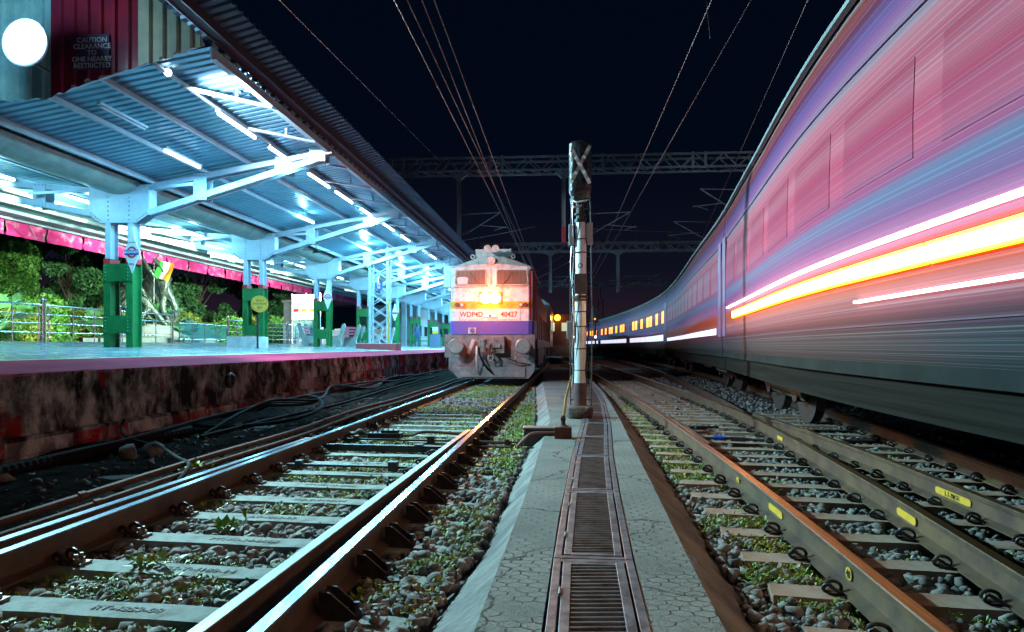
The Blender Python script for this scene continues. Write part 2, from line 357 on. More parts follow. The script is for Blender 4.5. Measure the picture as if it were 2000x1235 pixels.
    def build(s, name, mats, parent=None, sm=False, bevel=0, loc=None):
        """verts are in the parent's local frame (or world)"""
        o = bpy.data.objects.new(name, s.data(name, mats, sm)); COL.objects.link(o)
        if parent: o.parent = parent
        elif loc is None and s.v:
            # origin at the base of the thing
            a = np.array(s.v); c = (a.min(0)+a.max(0))/2; c[2] = a[:, 2].min()
            if name in ZKEEP: c = c*0
            o.data.transform(Matrix.Translation(-Vector(c))); o.location = c
        if loc is not None: o.location = loc
        if bevel:
            bv = o.modifiers.new('bevel', 'BEVEL'); bv.width = bevel; bv.segments = 2; bv.limit_method = 'ANGLE'; bv.angle_limit = R(40)
        return o
ZKEEP = set()

def tag(o, label=None, cat=None, group=None, kind=None):
    if label: o['label'] = label
    if cat: o['category'] = cat
    if group: o['group'] = group
    if kind: o['kind'] = kind
    return o
def thing(name, loc=(0, 0, 0), rz=0, label=None, cat=None, group=None):
    o = bpy.data.objects.new(name, None); COL.objects.link(o); o.empty_display_size = .2
    o.location = loc; o.rotation_euler = (0, 0, rz); return tag(o, label, cat, group)
KIDS = {}
def copy_thing(o, label=None, loc=None, rz=None, parent=None):
    c = o.copy(); COL.objects.link(c)
    if parent: c.parent = parent
    if label: c['label'] = label
    if loc is not None: c.location = loc
    if rz is not None: c.rotation_euler = (0, 0, rz)
    for ch in KIDS.get(o.name) or KIDS.setdefault(o.name, [k for k in bpy.data.objects if k.parent == o]): copy_thing(ch, parent=c)
    return c
ORD = 'first second third fourth fifth sixth seventh eighth ninth tenth eleventh twelfth thirteenth fourteenth fifteenth sixteenth seventeenth eighteenth nineteenth twentieth'.split()
def text_data(txt, size, extrude=.004, name='lettering', m=None, align='CENTER'):
    cu = bpy.data.curves.new(name, 'FONT'); cu.body = txt; cu.size = size; cu.extrude = extrude; cu.align_x = align; cu.align_y = 'CENTER'; cu.offset = size*.012; cu.resolution_u = 3
    o = bpy.data.objects.new(name, cu); COL.objects.link(o); bpy.context.view_layer.update()
    me = bpy.data.meshes.new_from_object(o.evaluated_get(bpy.context.evaluated_depsgraph_get()))
    bpy.data.objects.remove(o); me.name = name; me.materials.clear(); me.materials.append(m); return me
def text(txt, size, loc, rot, m, parent=None, name='lettering', extrude=.004, bold=False, sx=1):
    me = text_data(txt, size, extrude, name, m)
    o = bpy.data.objects.new(name, me); COL.objects.link(o); o.parent = parent; o.location = loc; o.rotation_euler = rot; o.scale = (sx, 1, 1)
    return o
FACE = (R(90), 0, 0)                     # lettering that faces -Y
# ================================================================ THE GROUND
GZ = -.25
g = MB(); g.box(-160, 160, -12, 420, GZ-.4, GZ); ZKEEP.add('ground')
tag(g.build('ground', M_ground), kind='structure')
b = MB(); b.add([(-5.85, -4, GZ+.02), (-3.55, -4, GZ+.02), (-3.55, 120, GZ+.02), (-5.85, 120, GZ+.02)], [(0, 1, 2, 3)])
gs = MB()
# slightly uneven trackside soil between the platform and the first track
xs = np.linspace(-5.9, -3.2, 16); ys = np.concatenate([np.linspace(1, 22, 90), np.linspace(23, 120, 30)])
vs = []; fs = []
for j, y in enumerate(ys):
    for i, x_ in enumerate(xs):
        vs.append((x_, y, GZ+.03+.06*mnoise.noise(Vector((x_*1.3, y*1.1, 0)))+.03*mnoise.noise(Vector((x_*5, y*5, 3)))+(.10 if x_ < -5.4 else 0)))
for j in range(len(ys)-1):
    for i in range(len(xs)-1):
        a = j*len(xs)+i; fs.append((a, a+1, a+len(xs)+1, a+len(xs)))
gs.add(vs, fs); tag(gs.build('trackside_soil', M_shaded_soil, sm=True), kind='structure')

# ---------------------------------------------------------------- rails
RAIL = [(-.07, -.17), (.07, -.17), (.07, -.158), (.012, -.135), (.009, -.045), (.034, -.034), (.036, -.006), (.030, 0), (-.030, 0), (-.036, -.006), (-.034, -.034), (-.009, -.045), (-.012, -.135), (-.07, -.158)]
def rail(name, pts, label, cat='rail', side=None, top=None, group=None):
    P = smooth_path([(p[0], p[1], p[2] if len(p) > 2 else 0) for p in pts], 5)
    m = MB(); n = len(RAIL); vs = []; side = side or M_rust; top = top or M_railtop
    for i, p in enumerate(P):
        t = (P[min(i+1, len(P)-1)]-P[max(i-1, 0)]).normalized(); r = Vector((t.y, -t.x, 0))
        for u, v in RAIL: vs.append(p+r*u+Vector((0, 0, v)))
    base = 0; m.v = [tuple(v) for v in vs]
    for i in range(len(P)-1):
        for k in range(n):
            k2 = (k+1) % n; m.f.append((i*n+k, i*n+k2, (i+1)*n+k2, (i+1)*n+k)); m.m.append(1 if k in (7,) else 0)
    m.f.append(tuple(range(n))); m.m.append(0); m.f.append(tuple((len(P)-1)*n+k for k in range(n-1, -1, -1))); m.m.append(0)
    return tag(m.build(name, [side, top]), label, cat, group)
LX, RX = -2.93, -1.16
L1 = [(LX, -2), (LX, 3), (LX, 8), (LX, 14), (LX+.02, 20), (LX, 40), (LX-.3, 70)]
L1b = [(-3.38, -2), (-3.25, 1.0), (-3.11, 4.0), (-3.025, 7.0), (-3.005, 8.2)]
R1 = [(RX, -2), (RX, 3), (RX, 8), (RX, 14), (RX+.02, 20), (RX, 40), (RX-.3, 70)]
R1b = [(-1.46, -2), (-1.42, 1.), (-1.375, 3.), (-1.31, 6.), (-1.262, 8.2), (-1.238, 9.1)]
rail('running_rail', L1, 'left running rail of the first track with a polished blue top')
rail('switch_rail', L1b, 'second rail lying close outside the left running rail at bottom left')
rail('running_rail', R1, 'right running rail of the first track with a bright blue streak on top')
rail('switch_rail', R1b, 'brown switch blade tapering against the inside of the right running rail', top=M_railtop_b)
q1 = [(1.30, -2), (1.38, 1), (1.42, 2.8), (1.48, 5), (1.51, 7.9), (1.49, 12.6), (1.33, 20), (.95, 31), (-.1, 50), (-1.7, 72)]
q2 = [(1.55, -2), (1.88, 1), (2.15, 3.5), (2.40, 5.8), (2.70, 9.3), (2.86, 12.8), (2.76, 19), (2.40, 31), (1.36, 50), (-.2, 72)]
q3 = [(2.62, -2), (2.78, 1), (2.95, 5), (3.05, 7.5), (3.045, 9.9), (2.98, 11.6)]
q4 = [(2.95, -2), (3.25, 1), (3.80, 6.3), (4.12, 9.2), (4.38, 12), (4.8, 17), (5.4, 28), (5.9, 45), (5.7, 70)]
q5 = [(2.96, 12.1), (3.25, 16), (3.8, 26), (4.25, 45), (4.0, 70)]
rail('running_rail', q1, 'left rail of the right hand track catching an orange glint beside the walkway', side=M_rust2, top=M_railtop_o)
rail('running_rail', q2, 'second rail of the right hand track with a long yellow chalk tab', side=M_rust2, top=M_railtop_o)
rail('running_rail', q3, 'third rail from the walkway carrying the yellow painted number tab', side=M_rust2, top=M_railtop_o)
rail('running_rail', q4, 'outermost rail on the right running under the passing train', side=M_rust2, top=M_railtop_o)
rail('running_rail', q5, 'rail branching off past the crossing toward the train')
tg = MB()
for (p, w_) in (((1.50, 10.5), 1.),): pass
blade = [(1.56, 8.0), (1.585, 9.5), (1.575, 11.2)]
rail('switch_rail', blade, 'short rusty check rail inside the left rail of the right hand track', side=M_rust2, top=M_rust2)

# ---------------------------------------------------------------- parts shared by sleepers
def clip_data():
    m = MB(); pts = []
    for t in np.linspace(0, 1, 22):
        a = -.6+t*2*math.pi*1.25
        pts.append((.050*math.cos(a)+(.02 if t > .75 else 0), -.045+.09*t, .038+.034*math.sin(a)))
    pts.append((-.05, .06, .01)); m.tube(pts, .0125, 7); m.box(-.06, .035, -.05, .05, -.004, .012); return m.data('rail_clip', M_black, True)
CLIP = clip_data()
def hook_data():
    m = MB(); m.box(-.055, .055, -.05, .05, 0, .014)
    for sy in (-.02, .022):
        m.cyl((.01, sy, .012), (.01, sy, .06), .011, n=8); m.cyl((.01, sy, .014), (.01, sy, .034), .020, n=6)
    return m.data('chair_plate', M_plate)
PLATE = hook_data()
def brace_data():
    m = MB()
    for sy in (-.045, .045): m.prism([(0, -.158), (.15, -.165), (.17, -.145), (.05, -.05), (0, -.045)], 'y', sy-.007, sy+.007)
    m.box(0, .19, -.06, .06, -.174, -.162); m.box(.002, .018, -.037, .037, -.158, -.06)
    m.cyl((.16, 0, -.165), (.16, 0, -.10), .014, n=8); m.cyl((.16, 0, -.16), (.16, 0, -.135), .026, n=6)
    return m.data('rail_brace', M_black)
BRACE = brace_data()
def sleeper_data(L, W, name, m, seed):
    rr = random.Random(seed); b = MB(); n = 14
    vs = []
    for i in range(n+1):
        x_ = -L/2+L*i/n; j = rr.uniform(-.004, .004); t = W*.40
        zt = rr.uniform(-.002, .002)
        vs += [(x_, -W/2+j, -.17), (x_, -t+j, zt), (x_, t+rr.uniform(-.004, .004), zt), (x_, W/2, -.17)]
    fs = []
    for i in range(n):
        a = i*4
        for k in range(3): fs.append((a+k, a+4+k, a+5+k, a+k+1))
    fs += [(0, 1, 2, 3), (n*4+3, n*4+2, n*4+1, n*4)]
    b.add(vs, fs); me = b.data(name, m); return me
def part(name, data, parent, loc, rz=0, s=1):
    o = bpy.data.objects.new(name, data); COL.objects.link(o); o.parent = parent; o.location = loc; o.rotation_euler = (0, 0, rz); o.scale = (s, s, s); return o

SZ = -.172
# ---- first track
SLP = [sleeper_data(2.72, .235, 'block', M_sleeper, s) for s in range(4)]
MARK = [text_data(t, .075, .0012, 'cast_mark', mat('cast_letters', (.11, .12, .12), .9)) for t in ('IRS-T-4183-14', 'PTMC-14-6080', 'RT-4853-08')]
left_sleepers = []
k = 0; y = 2.03
while y < 24:
    n = k-1
    lab = ('%s concrete sleeper of the first track counted from the bottom edge of the photo' % ORD[k]) if k < 20 else 'half buried concrete sleeper of the first track close to the locomotive'
    buried = y > 13
    s = thing('concrete_sleeper', (-2.05, y, SZ-(.035 if buried else 0)), -.07+random.uniform(-.012, .012), lab, 'sleeper', 'concrete sleepers of the first track')
    part('block', SLP[k % 4], s, (0, 0, 0))
    if not buried:
        if y < 8: part('cast_mark', MARK[k % 3], s, (.02+random.uniform(-.1, .1), 0, .0035))
        rx = RX+2.05; lx = LX+2.05
        part('chair_plate', PLATE, s, (lx+.16, -.01, .003)); part('chair_plate', PLATE, s, (lx-.30 if y < 8 else lx-.16, .01, .003))
        part('rail_brace', BRACE, s, (rx+.045, rx*.07, .172)); part('chair_plate', PLATE, s, (rx+.30, .0, .003))
        part('rail_clip', CLIP, s, (lx+.105, 0, .004), R(180)); part('rail_clip', CLIP, s, (rx-.33 if y < 8.5 else rx-.11, 0, .004), R(180), .85)
    left_sleepers.append((y, s)); y += .6; k += 1
# ---- turnout bearers on the right
k = 0; y = 2.34
while y < 26:
    xl = 1.03 if y < 11 else .93-(y-11)*.015
    xr = interp(q4, y)+.45 if y < 13.5 else interp(q2, y)+.5
    L = xr-xl; cx = (xl+xr)/2; sk = -.13
    lab = ('%s concrete bearer under the right hand rails counted from the bottom edge of the photo' % ORD[k]) if k < 20 else 'distant concrete bearer under the right hand track where it curves away'
    s = thing('turnout_sleeper', (cx, y+.06, SZ), sk, lab, 'sleeper', 'long concrete bearers under the right hand track')
    part('block', sleeper_data(L, .24, 'block', M_sleeper_b, k), s, (0, 0, 0))
    if y < 17:
        for qi, q in enumerate((q1, q2, q3, q4)):
            if qi == 2 and y > 11.5: continue
            if qi == 3 and y > 13: continue
            xw = interp(q, y); lx = (xw-cx)/math.cos(sk); 
            for sd in (-1, 1):
                if qi in (1, 2) and abs(interp(q2, y)-interp(q3, y)) < .28 and sd == (1 if qi == 1 else -1): continue
                part('rail_clip', CLIP, s, (lx+sd*.10, 0, .004), (0 if sd > 0 else R(180))+random.uniform(-.25, .25), random.uniform(.72, .90))
    y += .58; k += 1

# marks painted on the rails
def rail_tab(q, y, ln, hgt, side, txt=None, lab='', rx=0):
    x0, x1 = interp(q, y-ln/2), interp(q, y+ln/2); a = math.atan2(x1-x0, ln)
    t = thing('painted_tab', ((x0+x1)/2-.0145*side, y, -.085), -a, lab, 'painted mark')
    b = MB(); r_ = []
    for i in range(16):
        an = i/16*2*math.pi; cxs = (ln/2-hgt/2)*(1 if math.cos(an) > 0 else -1)
        r_.append((cxs+hgt/2*math.cos(an), hgt/2*math.sin(an)))
    b.prism([(p[0], p[1]*.85) for p in r_], 'x', -.003, .001); b.build('paint_patch', M_yel, t)
    if txt: text(txt, hgt*.8, (-.0045*side, 0, -.002), (R(90), 0, R(-90)), M_black, t, 'lettering', .001)
    return t
rail_tab(q1, 3.75, .085, .075, 1, '40', 'small yellow tab with a number on the left rail of the right hand track')
rail_tab(q1, 5.15, .34, .06, 1, None, 'plain long yellow tab on the left rail of the right hand track')
rail_tab(q1, 6.3, .10, .05, 1, '0', 'small yellow mark farther along the left rail of the right hand track')
rail_tab(q2, 5.05, .36, .065, 1, None, 'plain long yellow tab on the second rail of the right hand track')
rail_tab(q3, 5.75, .55, .065, 1, 'L-2-20|CH', 'yellow painted tab reading L-2 20|CH on the third rail')
rail_tab(q2, 9.2, .3, .055, 1, None, 'far yellow tab on the second rail just before the crossing')

# ---------------------------------------------------------------- ballast and weeds
def ico(sub):
    bm = bmesh.new(); bmesh.ops.create_icosphere(bm, subdivisions=sub, radius=1)
    v = np.array([x.co[:] for x in bm.verts]); f = np.array([[q.index for q in p.verts] for p in bm.faces]); bm.free(); return v, f
def rock_variants(npt, n):
    """angular crushed stones: convex hulls of random points"""
    out = []
    for i in range(n):
        bm = bmesh.new(); sc = rng.uniform(.7, 1.35, 3)
        for _ in range(npt):
            d = rng.normal(size=3); d /= np.linalg.norm(d); bm.verts.new(d*rng.uniform(.82, 1.1)*sc)
        r_ = bmesh.ops.convex_hull(bm, input=bm.verts); bmesh.ops.delete(bm, geom=[g_ for g_ in r_['geom_interior'] if isinstance(g_, bmesh.types.BMVert)], context='VERTS')
        bmesh.ops.triangulate(bm, faces=bm.faces); bm.verts.ensure_lookup_table(); bm.verts.index_update()
        out.append((np.array([x.co[:] for x in bm.verts]), np.array([[q.index for q in p.verts] for p in bm.faces]))); bm.free()
    return out
V2 = rock_variants(12, 30); V1 = rock_variants(9, 16); F1 = F2 = None
def rand_rot(n):
    q = rng.normal(size=(n, 4)); q /= np.linalg.norm(q, axis=1)[:, None]; a, b, c, d = q.T
    return np.stack([np.stack([1-2*(c*c+d*d), 2*(b*c-a*d), 2*(b*d+a*c)], -1), np.stack([2*(b*c+a*d), 1-2*(b*b+d*d), 2*(c*d-a*b)], -1), np.stack([2*(b*d-a*c), 2*(c*d+a*b), 1-2*(b*b+c*c)], -1)], 1)
def raw_mesh(name, verts, faces, m):
    me = bpy.data.meshes.new(name); nv, nf, k = len(verts), len(faces), faces.shape[1]
    me.vertices.add(nv); me.vertices.foreach_set('co', verts.astype(np.float32).ravel())
    me.loops.add(nf*k); me.loops.foreach_set('vertex_index', faces.astype(np.int32).ravel())
    me.polygons.add(nf); me.polygons.foreach_set('loop_start', np.arange(0, nf*k, k, dtype=np.int32)); me.polygons.foreach_set('loop_total', np.full(nf, k, dtype=np.int32))
    me.materials.append(m); me.update(calc_edges=True); me.validate(); return me
def rocks(name, P, rad, VV, FF, m):
    n = len(P); idx = rng.integers(0, len(VV), n); Rm = rand_rot(n); vs = []; fs = []; base = 0
    for k, (vv, ff) in enumerate(VV):
        w_ = np.where(idx == k)[0]
        if not len(w_): continue
        v = np.einsum('nij,nkj->nki', Rm[w_], vv[None]*rad[w_][:, None, None]); v[:, :, 2] *= .8; v += P[w_][:, None, :]
        vs.append(v.reshape(-1, 3)); fs.append((ff[None]+(np.arange(len(w_))*len(vv))[:, None, None]+base).reshape(-1, 3)); base += len(w_)*len(vv)
    o = bpy.data.objects.new(name, raw_mesh(name, np.vstack(vs), np.vstack(fs), m)); COL.objects.link(o); return o
SLY = np.array([a for a, _ in left_sleepers if a < 13])
WL_slope = [(-.72, 1), (-.67, 3.1), (-.56, 4.2), (-.50, 8), (-.55, 12), (-.95, 21), (-1.2, 30)]
WR_slope = [(.84, 1), (.88, 3.1), (.94, 4.6), (1.05, 8.2), (1.12, 13), (1.15, 20), (.9, 30)]
def surface_z(x, y):
    """height of the stone bed"""
    n = .025*mnoise.noise(Vector((x*1.7, y*1.7, 0)))
    if x < -3.25: return -.235+n
    if x < RX+.12:
        if y > 13: return -.165+n
        return -.215+n
    if x < 0: return -.185+n+.03*min(1, max(0, (x+1.0)/.5))
    if x < 1.5: return -.205+n
    return -.212+n
def on_sleeper(x, y):
    if -3.42 < x < -.68 and y < 13:
        yy = y+.07*(x+2.05)
        return np.abs(((yy-2.03+.3) % .6)-.3) < .10
    if x > 1.0:
        yy = y-.06+.13*(x-2.4)
        if y < 26: return np.abs(((yy-2.34+.29) % .58)-.29) < .105
    return False
def near_rail(x, y, t=.085):
    for q in (L1, R1, q1, q2, q4):
        if abs(x-interp(q, y)) < t: return True
    if y < 8.2 and abs(x-interp(L1b, y)) < t: return True
    if y < 9.1 and abs(x-interp(R1b, y)) < t: return True
    if y < 11.6 and abs(x-interp(q3, y)) < t: return True
    return False
def scatter(x0, x1, y0, y1, dens, rmin, rmax, keep=None):
    n = int((x1-x0)*(y1-y0)*dens); X = rng.uniform(x0, x1, n); Y = rng.uniform(y0, y1, n); out = []; rad = []
    for x_, y_ in zip(X, Y):
        if interp(WL_slope, y_)+.05 < x_ < interp(WR_slope, y_)-.03: continue
        if keep and not keep(x_, y_): continue
        r_ = rmin+(rmax-rmin)*random.random()**1.7
        if x_ > interp(WR_slope, y_) and x_ < interp(q1, y_)-.1 and y_ > 2: r_ *= .85
        if on_sleeper(x_, y_) and random.random() < .93: continue
        if near_rail(x_, y_, .07+r_*.6) : continue
        out.append((x_, y_, surface_z(x_, y_)+random.uniform(-.012, .016))); rad.append(r_)
    return np.array(out), np.array(rad)
a, ra = scatter(-3.5, -.45, 1.6, 6.5, 640, .016, .058); b_, rb = scatter(.8, 5.2, 1.6, 6.5, 620, .016, .056)
tag(rocks('ballast', np.vstack([a, b_]), np.concatenate([ra, rb]), V2, F2, M_ballast), 'grey crushed stone ballast filling the foreground between the sleepers', 'ballast', kind='stuff')
a, ra = scatter(-3.5, -.4, 6.5, 14, 360, .022, .05); b_, rb = scatter(.8, 5.6, 6.5, 14, 340, .022, .05); c_, rc = scatter(-3.5, -.6, 14, 24, 240, .03, .055); d_, rd = scatter(.9, 6.5, 14, 34, 70, .03, .06)
tag(rocks('ballast', np.vstack([a, b_, c_, d_]), np.concatenate([ra, rb, rc, rd]), V1, F1, M_ballast), 'crushed stone ballast of the middle distance around both tracks', 'ballast', kind='stuff')
a, ra = scatter(-5.7, -3.45, 3, 16, 26, .015, .05)
tag(rocks('rubble', a+np.array([0, 0, .02]), ra, V1, F1, mat('dark_rubble', (.02, .02, .02), .95, c2=(.06, .055, .05), scale=8)), 'dark loose rubble along the foot of the platform wall', 'rubble', kind='stuff')  # dark stone colour paints in the shadow below the platform
for (px, py, r_, lab) in ((1573-1150+0, 0, 0, ''),)[:0]: pass
for i, (x_, y_, r_, lab) in enumerate(((-5.0, 7.9, .13, 'pair of grey boulders against the platform wall'), (-4.85, 8.15, .16, 'larger round boulder beside the pair against the platform wall'), (-5.2, 6.3, .10, 'pale boulder lying alone near the corrugated conduit'))):
    o = rocks('boulder', np.array([[x_, y_, -.16]]), np.array([r_]), V2, F2, M_ballast); tag(o, lab, 'boulder')

def tufts(name, P, size, m, leaves=7):
    n = len(P); tot = n*leaves; c = np.repeat(P, leaves, 0)
    ang = rng.uniform(0, 2*np.pi, tot); el = rng.uniform(.15, 1.3, tot); L = np.repeat(size, leaves)*rng.uniform(.5, 1.2, tot); W = L*rng.uniform(.22, .5, tot)
    dirv = np.stack([np.cos(ang)*np.cos(el), np.sin(ang)*np.cos(el), np.sin(el)], 1); side = np.stack([-np.sin(ang), np.cos(ang), rng.uniform(-.3, .3, tot)], 1)
    c = c+np.stack([rng.normal(0, 1, tot), rng.normal(0, 1, tot), np.zeros(tot)], 1)*(np.repeat(size, leaves)*.5)[:, None]
    p0 = c; p1 = c+dirv*(L*.55)[:, None]+side*W[:, None]*.5; p2 = c+dirv*L[:, None]; p3 = c+dirv*(L*.55)[:, None]-side*W[:, None]*.5; p2[:, 2] -= L*.15
    v = np.stack([p0, p1, p2, p3], 1).reshape(-1, 3); f = np.arange(tot*4).reshape(-1, 4)
    o = bpy.data.objects.new(name, raw_mesh(name, v, f, m)); COL.objects.link(o); return o
W1 = []; ws = []
def weed(x0, x1, y0, y1, n, thr, s0, s1, sc=1.3):
    for _ in range(n):
        x_, y_ = random.uniform(x0, x1), random.uniform(y0, y1)
        if interp(WL_slope, y_)+.02 < x_ < interp(WR_slope, y_)-.02: continue
        if on_sleeper(x_, y_) or near_rail(x_, y_, .08): continue
        if mnoise.noise(Vector((x_*sc, y_*sc*.8, 5.3))) < thr: continue
        W1.append((x_, y_, surface_z(x_, y_)+random.uniform(0, .035))); ws.append(random.uniform(s0, s1))
weed(-3.1, -.5, 1.8, 8, 7500, -.08, .018, .045); weed(-3.3, -.5, 8, 22, 14000, -.2, .02, .05)
weed(.82, 1.42, 1.8, 9, 3200, -.12, .018, .045, 1.8); weed(.9, 1.4, 9, 22, 2500, -.2, .02, .05); weed(1.5, 3.6, 2, 9, 1500, .25, .02, .04); weed(-.8, -.45, 6, 16, 1500, -.3, .02, .05); weed(-3.5, -3.05, 6, 20, 900, 0, .02, .05); weed(-5.5, -3.5, 5, 14, 300, .3, .03, .06)
tag(tufts('weeds', np.array(W1), np.array(ws), M_weed), 'low green weeds growing through the ballast', 'weeds', kind='stuff')
# taller weeds standing between two sleepers
for (x_, y_, s_, lab) in ((-2.35, 3.9, .11, 'taller weed sprouting between the sleepers of the first track'), (-2.3, 4.75, .10, 'weed seedling with broad leaves near the left running rail'), (-3.75, 7.0, .12, 'small weed beside the rusty pipes'), (-.98, 2.75, .09, 'weed growing in the stones at the bottom right of the first track'), (2.1, 3.15, .13, 'dry brown twigs sprouting between the second and third rails'), (2.35, 2.75, .09, 'yellow green weed at the bottom edge between the right hand rails')):
    P = np.array([(x_+random.uniform(-.012, .012), y_+random.uniform(-.012, .012), -.2+random.uniform(0, .05)) for _ in range(9)])
    tag(tufts('weed_plant', P, np.full(9, s_), M_weed if 'dry' not in lab else mat('dry_twig', (.16, .09, .03), .8), 5), lab, 'weed')

# ---------------------------------------------------------------- walkway with the covered drain
WLt = [(-.36, 1), (-.344, 2.7), (-.29, 5.1), (-.26, 7.9), (-.225, 10.4), (-.42, 15), (-.66, 20.5), (-.95, 30)]
WRt = [(.58, 1), (.60, 2.7), (.62, 3.7), (.71, 7.3), (.80, 11), (.88, 16.5), (.80, 25), (.6, 30)]
CH = [(.10, 1), (.11, 2.6), (.16, 4.5), (.26, 7), (.42, 10), (.56, 14), (.58, 18), (.45, 23), (.15, 29), (.1, 30)]
CW = .205
m = MB(); ys = list(np.arange(1, 30.01, .25))
def strip(m, fa, fb, za, zb, n=5, nz=0.):
    vs = []
    for y_ in ys:
        a0, b0 = fa(y_), fb(y_)
        for i in range(n+1):
            t = i/n; x_ = a0+(b0-a0)*t; z_ = za+(zb-za)*t
            vs.append((x_+(nz*.8*mnoise.noise(Vector((x_*3, y_*2.3, 9))) if 0 < i else 0), y_, z_+(nz*mnoise.noise(Vector((x_*4, y_*3, 1))) if 0 < i < n else 0)))
    fs = []
    for j in range(len(ys)-1):
        for i in range(n):
            a0 = j*(n+1)+i; fs.append((a0, a0+1, a0+n+2, a0+n+1))
    m.add(vs, fs)
P_ = lambda pts, o=0: (lambda y_: interp(pts, y_)+o)
# the raised kerb piece ends at the crank: the near slab steps up there
strip(m, P_(WLt), P_(CH, -CW), -.004, -.004, 2); strip(m, P_(CH, CW), P_(WRt), -.004, -.004, 2)
m.cur = 1; strip(m, P_(WLt), P_(WL_slope), -.004, -.24, 6, .022); strip(m, P_(WRt), P_(WR_slope), -.004, -.25, 6, .022)
m.cur = 2; strip(m, P_(CH, -CW), P_(CH, -CW+.001), -.004, -.3, 1); strip(m, P_(CH, CW), P_(CH, CW-.001), -.004, -.3, 1); strip(m, P_(CH, -CW), P_(CH, CW), -.3, -.3, 1)
ZKEEP.add('walkway')
tag(m.build('walkway', [M_walk, M_walk_side, M_pit]), kind='structure')

# drain covers
def grate_things():
    bounds = [.25, 1.93, 3.61, 5.31, 7.0, 8.5, 10.0, 11.6, 13.3, 15.0, 16.8, 18.6, 20.5]
    for k in range(1, len(bounds)-1):
        y0, y1 = bounds[k], bounds[k+1]
        c0, c1 = interp(CH, y0), interp(CH, y1); a = math.atan2(c1-c0, y1-y0); L = math.hypot(c1-c0, y1-y0)-.012
        t = thing('drain_cover', ((c0+c1)/2, (y0+y1)/2, 0), -a, '%s slatted steel drain cover along the walkway counted from the camera' % ORD[k-1] if k < 7 else 'distant slatted steel drain cover beyond the signal post, number %s from the camera' % ORD[k-1], 'drain cover', 'slatted drain covers along the walkway')
        f = MB(); w0, w1, w2, w3 = .197, .160, .148, .108; z0, z1 = -.012, .004
        h = L/2
        f.box(-w0, -w1, -h, h, z0, z1); f.box(w1, w0, -h, h, z0, z1)
        f.box(-w1+.0005, w1-.0005, -h, -h+.045, z0, z1-.001); f.box(-w1+.0005, w1-.0005, h-.045, h, z0, z1-.001)
        f.build('outer_frame', M_grate, t, bevel=.002)
        g_ = MB(); hi = h-.055
        g_.box(-w2, -w3, -hi, hi, z0, z1+.002); g_.box(w3, w2, -hi, hi, z0, z1+.002); g_.box(-w3+.0005, w3-.0005, -hi, -hi+.035, z0, z1+.001); g_.box(-w3+.0005, w3-.0005, hi-.035, hi, z0, z1+.001)
        g_.build('lid_frame', M_grate, t, bevel=.002)
        s_ = MB(); n = 30 if k < 5 else 22
        for i in range(n):
            yy = -hi+.055+(2*hi-.11)*i/(n-1); s_.bar((-w3+.001, yy-.012, -.008), (w3-.001, yy+.012, -.008), .013, .018)
        s_.build('slats', M_bar, t)
        for yy in (-h*.55, h*.35):
            q = MB(); q.box(-w1+.001, -w2-.001, yy, yy+.10, z0+.002, z1+.004); q.cyl((-.153, yy+.005, z1+.006), (-.153, yy+.09, z1+.006), .006, n=6); q.build('hinge', M_bar, t)
grate_things()

# ---------------------------------------------------------------- the points mechanism
px = G(1100, 855, 0)
t = thing('points_crank_box', (px.x, px.y, 0), 0, 'square rusty crank box with a bolted lid at the edge of the walkway', 'crank box')
b = MB(); b.box(-.10, .10, -.09, .09, -.02, .13); b.build('housing', mat('rusty_red_iron', (.13, .045, .035), .6, metal=.3, c2=(.06, .03, .028), scale=8), t, bevel=.008)
b = MB(); b.cyl((0, 0, .13), (0, 0, .15), .07, .05, 12); b.cyl((0, 0, .15), (0, 0, .26), .028, .022, 10); b.box(-.03, .03, -.045, .045, .2, .24); b.build('socket', M_rust, t, bevel=.003)
t2 = thing('points_lever', (px.x, px.y, .2), 0, 'long thin brown hand lever standing up from the rusty crank box', 'lever')
tp = D(1117, 735, 8.15)
b = MB(); b.tube([(0, 0, .0), ((tp.x-px.x)*.35, 0, .28), (tp.x-px.x, (tp.y-px.y)*.3, tp.z-.2)], [.017, .014, .011], 8); b.build('rod', mat('lever_brown', (.32, .13, .06), .5, c2=(.45, .36, .06), scale=3), t2)
b = MB(); b.cyl((0, 0, -.03), (0, 0, .05), .024, n=8); b.build('foot', M_rust, t2)
px2 = G(1062, 857, -.05)
t = thing('points_machine', (px2.x-.02, px2.y+.02, -.14), 0, 'dark rectangular points machine with an arched lid lying beside the first track', 'points machine')
b = MB(); b.box(-.22, .20, -.11, .11, 0, .20); b.build('case', mat('machine_blue_black', (.035, .045, .06), .5, metal=.3, c2=(.06, .04, .045), scale=7), t, bevel=.02)
b = MB(); b.box(-.23, .19, -.12, .12, .204, .232); b.build('lid', mat('machine_lid', (.10, .11, .12), .5, metal=.3), t, bevel=.01)
b = MB(); b.cyl((.205, -.06, .17), (.26, -.06, .17), .05, n=14); b.cyl((.205, .03, .10), (.25, .03, .10), .04, n=12); b.build('end_cap', M_rust, t)
b = MB(); b.cyl((-.3, 0, .05), (-.222, 0, .05), .035, n=10); b.box(-.27, -.225, -.09, .09, .0, .03); b.build('mounting_lug', M_bolt, t)
b = MB(); p0 = (px.x-.10, px.y-.03, .06)
b.tube(smooth_path([p0, (p0[0]-.25, p0[1]-.01, .055), (p0[0]-.36, p0[1]-.05, -.02), (p0[0]-.44, p0[1]-.1, -.1)], 5), .014, 8); tag(b.build('conduit', mat('conduit_red', (.22, .08, .06), .5)), 'short reddish conduit bending out of the crank box', 'conduit')
yk = 8.75
